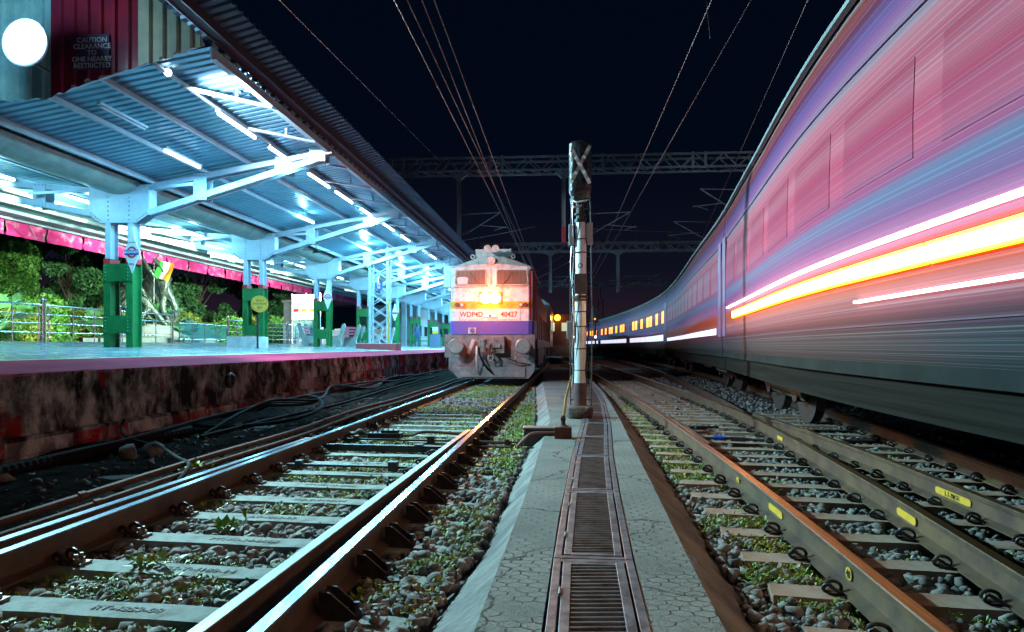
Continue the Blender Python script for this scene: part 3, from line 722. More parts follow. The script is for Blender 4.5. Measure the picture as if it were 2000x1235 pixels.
def drive_rod(y0, x0, x1, z, r_, label):
    b = MB(); b.tube([(x0, y0+.0, z), (x0+(x1-x0)*.4, y0-.01, z), (x1, y0-.05, z+.0)], r_, 8); b.box(x0+(x1-x0)*.62, x0+(x1-x0)*.62+.05, y0-.045, y0+.02, z-.03, z+.04)
    return tag(b.build('drive_rod', M_rust), label, 'drive rod')
drive_rod(8.60, -1.08, px2.x-.25, -.09, .020, 'thick drive rod leading from the points machine to the first track')
drive_rod(8.42, -1.08, px2.x-.1, -.12, .012, 'thin detector rod in front of the thick drive rod')
for yy, nm, w_ in ((9.35-.35, 'upper flat stretcher bar linking the switch rails', .05), (8.25, 'middle flat stretcher bar across the first track', .075), (7.0, 'nearest flat stretcher bar across the first track', .05)):
    b = MB(); b.bar((-2.87, yy+.09, -.13), (-1.28, yy-.03, -.13), w_, .075 if w_ > .06 else .02); b.box(-1.75, -1.66, yy-.045, yy+.055, -.165, -.075); b.box(-2.72, -2.66, yy+.03, yy+.12, -.165, -.085)
    tag(b.build('stretcher_bar', M_black), nm, 'stretcher bar')
t = thing('points_lock', (-2.36, 9.25, -.14), -.05, 'black points lock with bolts and curved arms lying inside the left rail', 'points lock')
b = MB(); b.box(-.22, .22, -.07, .07, 0, .075); b.box(-.05, .18, -.05, .05, .0755, .11)
for i in range(5): b.cyl((-.16+i*.07, -.03, .07), (-.16+i*.07, -.03, .125), .012, n=6)
b.build('casing', M_black, t, bevel=.006)
b = MB(); b.tube(smooth_path([(-.22, 0, .04), (-.34, .02, .10), (-.42, .02, .06), (-.50, .03, .05)], 5), .02, 8); b.build('curved_arm', M_bolt, t)
b = MB(); b.tube(smooth_path([(.22, 0, .04), (.36, .0, .045), (.50, .0, .09), (.8, 0, .085), (1.08, 0, .06)], 5), .018, 8); b.build('pull_rod', M_pipe, t)
# right hand track details
for (x_, y_, rz, lab) in ((1.95, 10.6, .35, 'black rod assembly between the rails left of the second rail'), (2.2, 9.3, -.3, 'black rod with a blue sleeve lying beside the second rail')):
    t = thing('rod_assembly', (x_, y_, -.14), rz, lab, 'rod')
    b = MB(); b.tube([(-.4, 0, .02), (-.1, .02, .03), (.3, 0, .02)], .018, 8); b.box(-.1, .08, -.06, .06, 0, .05); b.build('rod', M_black, t)
    b = MB(); b.cyl((-.32, .0, .03), (-.18, .01, .035), .03, n=10); b.build('sleeve', M_blue if 'blue' in lab else M_bolt, t)
# fishplate joint on the left rail
for (x_, y_, lab) in ((LX+.03, 10.8, 'bolted fishplate on the inside of the left running rail'), (2.93-.03, 4.3, 'bolted fishplate on the third rail near the right edge')):
    t = thing('fishplate', (x_, y_, -.09), -.01, lab, 'fishplate')
    b = MB(); b.box(-.012, .012, -.45, .45, -.035, .035); b.build('plate', M_black, t)
    sgn = 1 if x_ < 0 else -1
    for i in range(4): b = MB(); b.cyl((sgn*.012, -.33+i*.22, 0), (sgn*.05, -.33+i*.22, 0), .022, n=6); b.build('bolt', M_bolt, t)
# litter
P = G(948, 818, -.12); b = MB()
for i in range(7):
    a = i*.9; q = [Vector((random.uniform(-.09, .09), random.uniform(-.05, .05), random.uniform(0, .12))) for _ in range(4)]; b.add(q, [(0, 1, 2), (1, 3, 2)])
tag(b.build('litter', mat('litter_orange', (.65, .25, .12), .6, c2=(.75, .68, .6), scale=12), loc=None), 'crumpled orange and white wrapper lying in the ballast by the right running rail', 'litter')
bpy.data.objects['litter'].location = (P.x, P.y, -.14)
# ================================================================ THE PLATFORM
FLOOR = [(-24, 1.22), (-15, 1.20), (-13, 1.065), (-11.5, 1.03), (-5.9, .77)]
def fz(x): return float(np.interp(x, [p[0] for p in FLOOR], [p[1] for p in FLOOR]))
EDGE = -5.9; PE = 105.0
ys = [1.5]+list(np.arange(3, 30, 1.0))+list(np.arange(30, PE, 5))
def sheet(name, xs, dz, m, kind='structure', label=None):
    b = MB(); vs = []; 
    for y_ in (1.5, PE):
        for x_ in xs: vs.append((x_, y_, fz(x_)+dz))
    n = len(xs); b.add(vs, [(i, i+1, n+i+1, n+i) for i in range(n-1)])
    ZKEEP.add(name); return tag(b.build(name, m), kind=kind)
# tiled floor with joints
def tile_mat():
    nt = M_tile.node_tree; b = nt.nodes['Principled BSDF']; tc = nt.nodes.new('ShaderNodeTexCoord')
    br = nt.nodes.new('ShaderNodeTexBrick'); br.offset = 0; br.inputs['Scale'].default_value = 1; br.inputs['Brick Width'].default_value = .6; br.inputs['Row Height'].default_value = .6; br.inputs['Mortar Size'].default_value = .008
    br.inputs['Color1'].default_value = (.30, .38, .41, 1); br.inputs['Color2'].default_value = (.24, .32, .35, 1); br.inputs['Mortar'].default_value = (.07, .1, .12, 1)
    nt.links.new(tc.outputs['Object'], br.inputs['Vector'])
    n = noise_out(nt, tc.outputs['Object'], .8, 6, .35, .7)
    nt.links.new(mixc(nt, mathn(nt, 'MULTIPLY', n, .5), br.outputs[0], (.22, .33, .36)), b.inputs['Base Color'])
    mr = nt.nodes.new('ShaderNodeMapRange'); mr.inputs[3].default_value = .10; mr.inputs[4].default_value = .34; nt.links.new(noise_out(nt, tc.outputs['Object'], 1.3, 5, .3, .7), mr.inputs[0]); nt.links.new(mr.outputs[0], b.inputs['Roughness'])
tile_mat()
sheet('platform_floor', [-24, -15, -13, -11.5, -8.02], 0, M_tile)
sheet('platform_yellow_line', [-8.02, -7.88], .001, M_yellow)
# red strip with its own slightly chipped edge, and the wall
b = MB(); vs = []; n = 5
ye = list(np.arange(1.5, 30, .12))+list(np.arange(30, PE, 2.5))
for y_ in ye:
    chip = .02*mnoise.noise(Vector((y_*4, 0, 0)))+.025*mnoise.noise(Vector((y_*13, 2, 0)))
    for x_ in (-7.88, -7, -6.2, EDGE-.012+chip, EDGE+.02+chip):
        vs.append((x_, y_, fz(min(x_, EDGE))+(0 if x_ < EDGE-.04 or x_ < -6 else 0)-(.03 if x_ > EDGE+.0 else 0)))
for j in range(len(ye)-1):
    for i in range(4): a = j*5+i; b.f.append((a, a+1, a+6, a+5)); b.m.append(0)
b.v = vs
ZKEEP.add('platform_edge_paving'); tag(b.build('platform_edge_paving', M_tactile), kind='structure')
b = MB(); vs = []; prof = [(EDGE+.015, .765), (EDGE+.01, .60), (EDGE+.04, .595), (EDGE+.05, .34), (EDGE-.01, .33), (EDGE-.02, .1), (EDGE+.12, .09), (EDGE+.14, -.10), (EDGE+.10, -.11), (EDGE+.08, -.3)]
near = [(EDGE+.015, .765), (EDGE+.0, .60), (EDGE+.01, .5), (EDGE+.02, .34), (EDGE+.02, .2), (EDGE+.03, .1), (EDGE+.10, .09), (EDGE+.12, -.10), (EDGE+.10, -.12), (EDGE+.08, -.3)]
for y_ in ye:
    t = min(1, max(0, (y_-13.5)/.5))
    for (x0, z0), (x1, z1) in zip(near, prof):
        k_ = .035*mnoise.noise(Vector((y_*1.4, z0*3, 4)))+.02*mnoise.noise(Vector((y_*5, z0*9, 4)))
        vs.append((x0+(x1-x0)*t+k_*(0 if z0 > .7 else 1), y_, z0+(z1-z0)*t))
n = len(prof)
for j in range(len(ye)-1):
    for i in range(n-1): a = j*n+i; b.f.append((a, a+1, a+n+1, a+n)); b.m.append(0)
b.v = vs; ZKEEP.add('platform_wall'); tag(b.build('platform_wall', M_wall), kind='structure')
b = MB(); b.add([(-24, 1.5, -.3), (EDGE+.02, 1.5, -.3), (EDGE+.02, 1.5, .76), (-11.5, 1.5, 1.02), (-15, 1.5, 1.19), (-24, 1.5, 1.2)], [tuple(range(6))]); ZKEEP.add('platform_end_wall'); tag(b.build('platform_end_wall', M_wall), kind='structure')
# garden earth behind the fence
b = MB(); b.add([(-150, 1, 1.0), (-15.3, 1, 1.16), (-15.3, 140, 1.16), (-150, 140, 1.0)], [(0, 1, 2, 3)]); ZKEEP.add('garden_soil')
tag(b.build('garden_soil', mat('garden_earth', (.02, .035, .012), .95, c2=(.05, .08, .02), scale=2, bump=1, bscale=8, bdist=.1)), kind='structure')

# pipes and cables in the gap
for x0, dz, r_, lab in ((-3.83, -.12, .032, 'upper of two rusty pipes running along the platform side of the first track'), (-3.70, -.17, .026, 'lower of two rusty pipes nearer the left running rail')):
    pts = [(x0-.03*math.sin(y_*.6), y_, dz+.012*math.sin(y_*1.1)) for y_ in np.arange(1, 60, 1.3)]
    b = MB(); b.tube(smooth_path(pts, 3), r_, 8)
    for y_ in np.arange(2.5, 50, 2.9): b.cyl((x0-.03*math.sin(y_*.6), y_-.04, dz), (x0-.03*math.sin(y_*.6), y_+.04, dz), r_*1.25, n=8)
    tag(b.build('pipe', M_pipe, sm=True), lab, 'pipe')
b = MB(); pts = []
for i in range(140):
    pts.append((-5.42+.05*math.sin(i*.05), 3+i*.05, -.14))
b.tube(pts, [.055+.008*(i % 2) for i in range(140)], 8); tag(b.build('corrugated_conduit', M_cable), 'black corrugated conduit along the foot of the platform wall at left', 'conduit')
cab = random.Random(3)
labs = ['black cable hanging down the platform wall and looping over the pipes', 'thick black cable lying along the wall foot near the hanging cable', 'sagging black cable in the bundle under the painted part of the wall', 'second black cable of the bundle under the painted wall', 'third black cable of the bundle under the painted wall', 'loosely coiled cable arching away from the bundle toward the pipes', 'cable of the bundle running on toward the locomotive', 'lowest cable of the bundle beside the soil']
specs = [[(-5.78, 9.0, .1), (-5.6, 8.7, -.05), (-5.0, 8.3, -.12), (-4.5, 7.6, -.02), (-4.0, 7.1, -.07), (-3.7, 6.8, -.1), (-3.6, 6.4, -.2)],
         [(-5.6, 5.5, -.15), (-5.4, 8, -.1), (-5.45, 11, -.02), (-5.3, 14, .05), (-5.4, 18, .02), (-5.5, 26, 0)]]
for j in range(3): specs.append([(-5.3+.12*j, 10.5-j*.4, -.17), (-5.4+.1*j, 12.2, .0+.05*j), (-5.1+.1*j, 14, -.08+.04*j), (-5.35, 16.2, .03+.06*j), (-5.2+.08*j, 18.5, -.04), (-5.4, 22, .02+.04*j), (-5.3, 28, -.05)])
specs += [[(-5.4, 14.5, .05), (-4.8, 13.6, .06), (-4.35, 12.5, -.03), (-4.4, 11.4, -.12), (-5.0, 10.6, -.16), (-5.5, 10.2, -.1)], [(-5.5, 17, .1), (-5.0, 19, .12), (-5.2, 22, .0), (-5.0, 26, .1), (-5.2, 34, .0)], [(-5.0, 9.5, -.18), (-4.9, 12, -.16), (-4.75, 15, -.15), (-4.9, 20, -.12), (-5, 28, -.12)]]
for l_, sp_ in zip(labs, specs):
    b = MB(); b.tube(smooth_path(sp_, 7), cab.choice([.018, .024, .03]), 7); tag(b.build('cable', M_cable, sm=True), l_, 'cable', 'cables along the platform wall')
b = MB(); b.torus((EDGE+.075, 12.1, .47), .11, .03, 20, 8, axis='x'); b.cyl((EDGE+.0, 12.1, .47), (EDGE+.07, 12.1, .47), .09, n=16)
tag(b.build('drain_outlet', M_black), 'round dark drain outlet set in the platform wall', 'drain outlet')

# ================================================================ THE CANOPY
def rz_(x):   # underside of the right wing
    return 6.06+(x+5.95)*.172
VX = -11.4; CY0, CY1 = 11.75, 98.
def lz(x): return rz_(VX)+(VX-x)*.092
def corr(b, xa, xb, za, zb, y0, y1, pitch=.22, h=.035, thick=0):
    vs = []; ys_ = []; y_ = y0
    while y_ < y1:
        ys_ += [(y_, 0), (y_+pitch*.55, 0), (y_+pitch*.68, h), (y_+pitch*.87, h)]; y_ += pitch
    for y_, dz in ys_: vs += [(xa, y_, za+dz), (xb, y_, zb+dz)]
    b.add(vs, [(2*i, 2*i+1, 2*i+3, 2*i+2) for i in range(len(ys_)-1)])
canopy = thing('platform_canopy', (VX, CY0, 0), 0, 'long butterfly roof of corrugated sheet over the platform on the left', 'canopy')
def cbuild(b, name, m, **k):
    b.v = [(x-VX, y-CY0, z) for x, y, z in b.v]; return b.build(name, m, canopy, **k)
b = MB(); corr(b, VX+.35, -5.98, rz_(VX+.35)+.1, rz_(-5.98)+.1, CY0, CY1); cbuild(b, 'roof_sheet', M_roof)
b = MB(); corr(b, -6.05, -5.22, rz_(-5.98)+.16, 6.44, CY0-2.2, CY1, .22, .05); cbuild(b, 'overhanging_eave_sheet', mat('eave_sheet', (.03, .075, .12), .55, metal=.3))
b = MB(); corr(b, VX-.35, -22.2, lz(VX-.35)+.1, lz(-22.2)+.1, CY0, CY1); cbuild(b, 'roof_sheet', M_roof)
# valley gutter
b = MB(); n = 9; vs = []
for y_ in (CY0, CY1):
    for i in range(n+1):
        a = math.pi*(1+i/n); vs.append((VX+.55*math.cos(a), y_, rz_(VX)+.12+.30*math.sin(a)))
b.add(vs, [(i, i+1, n+2+i, n+1+i) for i in range(n)]); cbuild(b, 'valley_gutter', mat('gutter_lining', (.26, .34, .30), .6, c2=(.16, .22, .22), scale=2, bump=.5, bscale=3, bdist=.05), sm=True)
for x_, h_, w_, nm in ((-10.55, .16, .09, 'purlin'), (-9.2, .12, .07, 'purlin'), (-8.05, .12, .07, 'purlin'), (-7.05, .10, .09, 'purlin')):
    b = MB(); z_ = rz_(x_)+.09-h_/2; b.box(x_-.008, x_+.008, CY0, CY1, z_-h_/2, z_+h_/2); b.box(x_-.008+.0085, x_+w_, CY0, CY1, z_-h_/2, z_-h_/2+.012); cbuild(b, 'purlin', M_steel_w)
for x_ in (-12.4, -14.2, -16, -18, -20, -21.8):
    b = MB(); z_ = lz(x_)+.03; b.box(x_-.008, x_+.008, CY0, CY1, z_-.06, z_+.06); b.box(x_-.07, x_-.0085, CY0, CY1, z_-.06, z_-.048); cbuild(b, 'purlin', M_steel_b)
b = MB(); b.box(-6.02, -5.99, CY0, CY1, 5.92, 6.13); b.box(-5.989, -5.90, CY0, CY1, 5.92, 5.935); cbuild(b, 'edge_beam', M_steel_w)
b = MB(); b.box(-5.86, -5.66, CY0-2.5, CY1, 6.20, 6.215); b.box(-5.875, -5.861, CY0-2.5, CY1, 6.16, 6.36); b.box(-5.659, -5.645, CY0-2.5, CY1, 6.16, 6.36); cbuild(b, 'edge_gutter', mat('gutter_dark', (.045, .035, .06), .6, metal=.2))
b = MB(); b.box(-6.004, -5.995, CY0, 75, 6.14, 6.16); y_ = CY0
while y_ < 75: b.prism([(-6.0, 6.13), (-5.88, 6.13), (-5.97, 6.24)], 'y', y_, y_+.03); y_ += .44
cbuild(b, 'sheet_clips', M_steel_w)
# ties hanging between the tube purlin and the edge
y_ = 12.75; k = 0
while y_ < 96:
    b = MB(); b.bar((-7.08, y_, 5.86), (-5.95, y_+1.35, 5.90), .09, .05); b.bar((-6.42, y_+.85, 5.87), (-6.42, y_+.85, 6.12), .05, .05)
    cbuild(b, 'edge_tie', M_steel_w); y_ += 2.48
# crumpled pink fascia along the far eave
y_ = 13.0
while y_ < 96:
    b = MB(); n = 6; vs = []
    z_ = lz(-22.2); hh = .62
    for i in range(n+1):
        for j in range(4):
            vs.append((-22.25+.10*mnoise.noise(Vector((i*.9, j*.8, y_))), y_+.06+i*(2.2/n), z_+.02-hh*j/3))
    b.add(vs, [(i*4+j, i*4+j+1, i*4+j+5, i*4+j+4) for i in range(n) for j in range(3)]); cbuild(b, 'fascia_panel', M_pink); y_ += 2.32
b = MB(); b.box(-22.32, -22.28, CY0, CY1, lz(-22.2)-.02, lz(-22.2)+.10); cbuild(b, 'fascia_rail', M_steel_b)

# ---- end cladding with the painted warning
clad = thing('end_cladding', (-8.8, CY0-.12, 0), 0, 'tall corrugated teal, maroon and cream sheeting closing the near end of the canopy', 'cladding')
bot = [(-13.2, 5.26), (-9.8, 5.26), (-8.8, 5.30), (-8.2, 5.55), (-7.2, 5.80), (-6.05, 6.12)]
def clad_part(xa, xb, m, nm, top=9.2, dy=0):
    b = MB(); vs = []; x_ = xa; pitch = .24; ps = []
    while x_ < xb-1e-6:
        for t, dd in ((0, 0), (.55, 0), (.65, -.05), (.9, -.05)):
            if x_+t*pitch < xb: ps.append((x_+t*pitch, dd))
        x_ += pitch
    ps.append((xb, 0))
    for i, (q, dd) in enumerate(ps):
        zb = float(np.interp(q, [p[0] for p in bot], [p[1] for p in bot])); vs += [(q+8.8, dd+dy, zb+.03*math.sin(i*1.3)), (q+8.8, dd+dy, top)]
    b.add(vs, [(2*i, 2*i+2, 2*i+3, 2*i+1) for i in range(len(ps)-1)]); b.build(nm, m, clad)
clad_part(-13.2, -8.78, M_clad_t, 'teal_sheet'); clad_part(-8.78, -7.22, M_clad_r, 'maroon_sheet'); clad_part(-7.22, -6.08, M_clad_c, 'cream_sheet')
b = MB(); b.bar((-13.2+8.8, .05, 5.35), (-9+8.8, .05, 5.35), .06, .06); b.bar((-8.7+8.8, .05, 5.42), (-6.1+8.8, .05, 6.18), .06, .06); b.build('bottom_rail', M_steel_w, clad)
lines = ['CAUTION', 'CLEARANCE', 'TO', 'OHE NEARBY', 'RESTRICTED']
wx = D(190, 120, 12.3); q = MB(); q.box(wx.x+8.8-.42, wx.x+8.8+.30, -.062, -.056, 5.50, 6.07)
lettering_m = mat('warning_lettering', (.50, .55, .60), .5)
wp = D(189, 108, 12.25); b = MB(); b.box(wp.x+8.8-.30, wp.x+8.8+.30, -.066, -.058, wp.z-.30, wp.z+.30); b.build('warning_panel', mat('warning_blue', (.05, .035, .09), .4), clad)
for i, l_ in enumerate(lines): text(l_, .118, (wp.x+8.8, -.070, wp.z+.205-i*.108), FACE, lettering_m, clad, 'lettering', .001)

# ---- columns
def rivets(b, pts, axis, r_=.022):
    for p in pts:
        p = Vector(p); b.sphere(p, r_, 6, 4, (1, 1, 1))
col = thing('canopy_column', (VX, 0, 0), 0, 'x', 'canopy column', 'riveted green and white columns under the canopy')
f0 = 1.03
for sx in (-1, 1):
    b = MB(); x0 = sx*.30
    b.box(x0-.09, x0+.09, -.20, -.185, f0, 3.2); b.box(x0-.09, x0+.09, .185, .20, f0, 3.2); b.box(x0-.01, x0+.01, -.185, .185, f0, 3.2); b.build('leg', M_green, col)
    b = MB(); b.box(x0-.07, x0+.07, -.165, -.15, 3.2, 4.25); b.box(x0-.07, x0+.07, .15, .165, 3.2, 4.25); b.box(x0-.01, x0+.01, -.15, .15, 3.2, 4.25); b.build('upper_leg', M_steel_w, col)
    b = MB(); b.box(x0-.085, x0+.085, -.21, .21, 3.18, 3.30); b.build('red_band', M_red, col)
for z0, z1 in ((2.72, 3.17), (1.40, 1.85)):
    for sy in (-1, 1):
        b = MB(); b.box(-.385, .385, sy*.213-.008, sy*.213+.008, z0, z1); b.build('batten_plate', M_green, col)
        b = MB(); rivets(b, [(sx*.30+dx, sy*.221, z0+.05+k*(z1-z0-.1)/4) for sx in (-1, 1) for dx in (-.03,) for k in range(5)], 'y', .020); b.build('rivets', M_rivet_g, col)
b = MB(); g_top, g_bot = 5.20, 4.22
poly = [(-.80, g_bot+.22), (-.48, g_bot), (.48, g_bot), (.80, g_bot+.22), (.80, g_top), (-.80, g_top)]
b.prism(poly, 'y', -.18, -.165); b.prism(poly, 'y', .165, .18); b.box(.798, .812, -.163, .163, g_bot+.24, g_top-.02); b.box(-.812, -.798, -.163, .163, g_bot+.24, g_top-.02); b.build('gusset_plate', M_steel_w, col)
b = MB(); pts = [(sx*.28, -.182, g_bot+.08+k*.115) for sx in (-1, 1) for k in range(9)]+[(-.70+k*.155, -.182, g_top-.06) for k in range(10)]+[(sx*(.50+.06*k), -.182, g_bot+.07+.045*k) for sx in (-1, 1) for k in range(5)]
rivets(b, pts, 'y', .021); b.build('rivets', M_rivet, col)
for sx in (-1, 1):
    def rf(x): return (rz_(VX+x) if sx > 0 else lz(VX+x))-.10
    xt = 5.55*sx; x0 = .78*sx
    zt = rf(xt)-.06
    for sy in (-1, 1):
        b = MB(); b.bar((x0, sy*.12, rf(x0)-.02), (xt, sy*.12, rf(xt)-.02), .07, .13); b.build('rafter', M_steel_w, col)
        b = MB(); b.bar((x0, sy*.12, g_bot+.26), (xt-.25*sx, sy*.12, zt-.12), .08, .15); b.build('bracket_arm', M_steel_w, col)
    for xx, wd in ((2.15*sx, .34), (4.3*sx, .38)):
        za = g_bot+.26+(zt-.12-g_bot-.26)*(abs(xx)-.78)/(5.3-.78); zb_ = rf(xx)
        b = MB(); b.box(xx-wd/2, xx+wd/2, -.175, -.163, za-.10, zb_+.06); b.box(xx-wd/2, xx+wd/2, .163, .175, za-.10, zb_+.06); b.build('tie_plate', M_steel_w, col)
        b = MB(); rivets(b, [(xx+dx, -.178, z_) for dx in (-.1, 0, .1) for z_ in (za-.05, zb_+.01)], 'y', .02); b.build('rivets', M_rivet, col)
    b = MB(); b.box(xt-.35*sx-.2, xt-.35*sx+.2, -.178, -.164, zt-.22, zt+.10); b.box(xt-.35*sx-.2, xt-.35*sx+.2, .164, .178, zt-.22, zt+.10); b.build('end_plate', M_steel_w, col)
    b = MB(); b.bar((x0, -.15, g_top-.12), (2.15*sx, -.55, rf(2.15*sx)-.30), .04, .07); b.build('stay', M_steel_w, col)
colY = [17.7, 25.6, 33.0, 39.9, 46.7, 53.7, 60.8, 68., 75.5, 83.5, 92.]
clab = ['nearest green and white riveted column carrying a diamond station sign', 'second riveted column standing in a white plinth with a round yellow plate', 'third riveted column with a diamond sign in front of the red benches', 'fourth riveted column just left of the lattice mast', 'fifth riveted column just right of the lattice mast', 'sixth riveted column with three slender uprights beyond the lattice mast', 'seventh riveted column near the dark notice box']
for i, y_ in enumerate(colY):
    c = col if i == 0 else copy_thing(col)
    c.location = (VX, y_, 0); c['label'] = clab[i] if i < 7 else 'far riveted column dissolving in the bright end of the canopy, %s from the front' % ORD[i]
# ---- tube lamps
def tube_lamp(x, y, z, label, ln=1.25, power=42, tilt=0, kind='AREA'):
    t = thing('tube_lamp', (x, y, z), tilt, label, 'tube lamp', 'lit tube lamps under the canopy')
    b = MB(); b.box(-.05, .05, -ln/2-.04, ln/2+.04, .035, .085); b.build('housing', M_steel_w, t)
    b = MB(); b.cyl((0, -ln/2, 0), (0, ln/2, 0), .033, n=10); b.build('tube', E_tube, t, sm=True)
    l = light('tube_light', 'AREA', (0, 0, -.05), power*6., (.22, .72, 1.), t, size=.12, size_y=ln) if kind == 'AREA' else light('tube_light', 'POINT', (0, 0, -.12), power*1.3, (.28, .80, 1.), t, radius=.1)
    if kind == 'POINT' and x < -12 and y < 50: light('garden_beam', 'SPOT', (-.15, 0, -.1), 8000, (.80, 1., .70), t, aim=(-27, y+9, 2.1), angle=R(74), blend=.6, radius=.12)  # added unseen spot that brightens the garden trees
    return t
ty = [14.9, 17.4, 20.0, 22.3, 25.0, 28, 31, 34.2, 37.5, 41, 45, 49.5, 54.5, 60, 66.5, 73, 80, 88]
for i, y_ in enumerate(ty):
    tube_lamp(-7.02, y_, 5.78, '%s lit tube lamp of the row along the track side of the canopy' % ORD[i], 1.7 if i < 12 else 2.2, 55 if i < 6 else (80 if i < 9 else 190))
for i, y_ in enumerate([16.1, 24, 31.5, 38.5, 46, 55, 66, 80]):
    tube_lamp(-8.9, y_, 5.42, '%s lit tube lamp of the inner row beside the column line' % ORD[i], 1.5, 50 if i < 2 else (260 if i < 4 else 420), kind='AREA' if i < 1 else 'POINT')
b_ = 0
for i, y_ in enumerate([15.5, 19.0, 24.5, 29.5, 35, 41, 48, 57, 68, 82]):
    tube_lamp(-13.2, y_, 5.05, '%s lit tube lamp of the row over the garden side of the platform' % ORD[i], 1.5, 120 if i < 6 else 150, kind='POINT')
# unlit tube fitting by the cladding
t = thing('tube_lamp', (-8.55, 13.3, 5.48), 0, 'unlit tube fitting under the purlin just behind the cladding', 'tube lamp')
b = MB(); b.box(-.04, .04, -.75, .75, .03, .08); b.build('housing', M_steel_w, t); b = MB(); b.cyl((0, -.7, 0), (0, .7, 0), .02, n=8); b.build('tube', M_steel_w, t)
# floodlight on the cladding
fl = D(50, 84, 11.2)
t = thing('floodlight', fl, 0, 'blazing white floodlight fixed high on the teal cladding at the top left', 'floodlight')
b = MB(); b.cyl((0, .02, 0), (0, .20, 0), .36, .25, 28); b.build('housing', M_black, t, bevel=.02)
b = MB(); b.cyl((0, .0, 0), (0, .018, 0), .33, n=32); b.build('lens', E_flood, t); b = MB(); b.torus((0, -.005, 0), .35, .03, 36, 8, axis='y'); b.build('rim', M_steel_b, t, sm=True)
b = MB(); b.bar((0, .1, -.26), (0, .5, -.26), .05, .03); b.build('bracket', M_black, t)
light('flood_beam', 'SPOT', (0, -.10, 0), 13000, (.52, .92, .98), t, aim=(fl.x+9.6, fl.y-2.9, fl.z-.9), angle=R(95), blend=.12, radius=.12)
light('flood_spill', 'POINT', (0, -.55, .1), 170, (.45, .80, 1.), t, radius=.2)
sl = D(328, 142, 12.6)
t = thing('bulkhead_lamp', sl, 0, 'small bright bulb under the lower edge of the cream cladding', 'lamp')
b = MB(); b.sphere((0, 0, 0), .065, 12, 8); b.build('bulb', E_white, t); light('bulb_light', 'SPOT', (.05, .1, -.30), 3300, (.80, .90, 1.), t, aim=(-.6, 21, 2.0), angle=R(114), blend=.6, radius=.08); b = MB(); b.cyl((0, .03, .05), (0, .12, .12), .03, n=8); b.build('holder', M_steel_w, t)

# ---- station signs
def diamond(x, y, z, w_, h_, lab, txt, rz=0.):
    t = thing('station_sign', (x, y, z), rz, lab, 'station sign', 'diamond station signs on the columns')
    b = MB(); b.prism([(-w_/2, 0), (0, -h_*.52), (w_/2, 0), (w_*.16, h_*.34), (w_*.08, h_*.62), (-w_*.08, h_*.62), (-w_*.16, h_*.34)], 'y', -.012, .012); b.build('board', M_signw, t)
    b = MB(); n = 28; vs = []
    for i in range(n):
        a = 2*math.pi*i/n
        for r_ in (w_*.32, w_*.22): vs.append((r_*math.cos(a), -.016, r_*math.sin(a)))
    b.add(vs, [(2*i, 2*i+1, (2*i+3) % (2*n), (2*i+2) % (2*n)) for i in range(n)]); b.build('ring', M_red, t)
    b = MB(); b.box(-w_*.45, w_*.45, -.026, -.018, -w_*.125, w_*.125); b.build('name_bar', M_blue, t)
    if txt: text(txt, w_*.24, (0, -.030, 0), FACE, M_white, t, 'lettering', .001); text(txt[:3]+'م', w_*.14, (0, -.0135, -h_*.30), FACE, M_black, t, 'lettering', .0008)
    if txt: text('KATHGODAM', w_*.085, (0, -.0135, h_*.245), FACE, M_black, t, 'lettering', .0008)
    b = MB(); b.bar((0, .014, h_*.3), (-.12, .10, h_*.3), .03, .03); b.bar((0, .014, -h_*.2), (-.12, .10, -h_*.2), .03, .03); b.build('bracket', M_bolt, t)
s1 = D(258, 493, 17.9); diamond(s1.x, s1.y, s1.z, .46, 1.0, 'diamond station sign with red ring and blue name bar on the nearest column', 'काठगोदाम', R(-8))
s2 = D(640, 580, 33.2); diamond(s2.x, s2.y, s2.z, .42, 1.15, 'diamond station sign on the third column in front of the red benches', 'काठगोदाम', R(20))
s3 = D(771, 612, 46.5); diamond(s3.x, s3.y, s3.z, .4, 1.0, 'small distant diamond station sign right of the lattice mast', None, R(30))
s4 = D(507, 594, 25.6); t = thing('round_plate', s4, R(35), 'round yellow plate with dark lettering on the second column', 'plate')
b = MB(); b.cyl((0, -.012, 0), (0, .012, 0), .30, n=28); b.build('disc', M_yel, t)
b = MB(); b.torus((0, -.015, 0), .255, .008, 28, 5, axis='y'); b.build('rim_line', M_green, t)
for zz, tt in ((.12, 'स्टेशन'), (0, 'काठगोदाम'), (-.13, 'कूड़ा')): text(tt, .12, (0, -.015, zz), FACE, mat('dark_green_letter', (.01, .06, .03), .6), t, 'lettering', .001)
b = MB(); b.bar((0, .012, 0), (-.1, .10, 0), .03, .03); b.build('bracket', M_bolt, t)
# plinth of the second column
t = thing('column_plinth', (VX, 25.45, 1.03), 0, 'white painted plinth block around the foot of the second column', 'plinth')
b = MB(); b.box(-.80, .40, -.45, .40, -.05, .38); b.build('block', mat('whitewash', (.60, .64, .66), .7, c2=(.40, .45, .5), scale=4, bump=.4), t, bevel=.02)
b = MB(); b.box(-.1, .18, -.40, -.28, .382, .43); b.build('brick', M_slat_b, t)
q = G(437, 679.3, .99); t = thing('bollard', (-10.6, 24.0, fz(-10.6)), 0, 'thin dark bollard just right of the white plinth', 'bollard')
b = MB(); b.cyl((0, 0, 0), (0, 0, 1.12), .035, n=10); b.cyl((0, 0, 1.12), (0, 0, 1.15), .07, n=12); b.cyl((0, 0, 0), (0, 0, .02), .09, n=12); b.build('post', M_black, t)

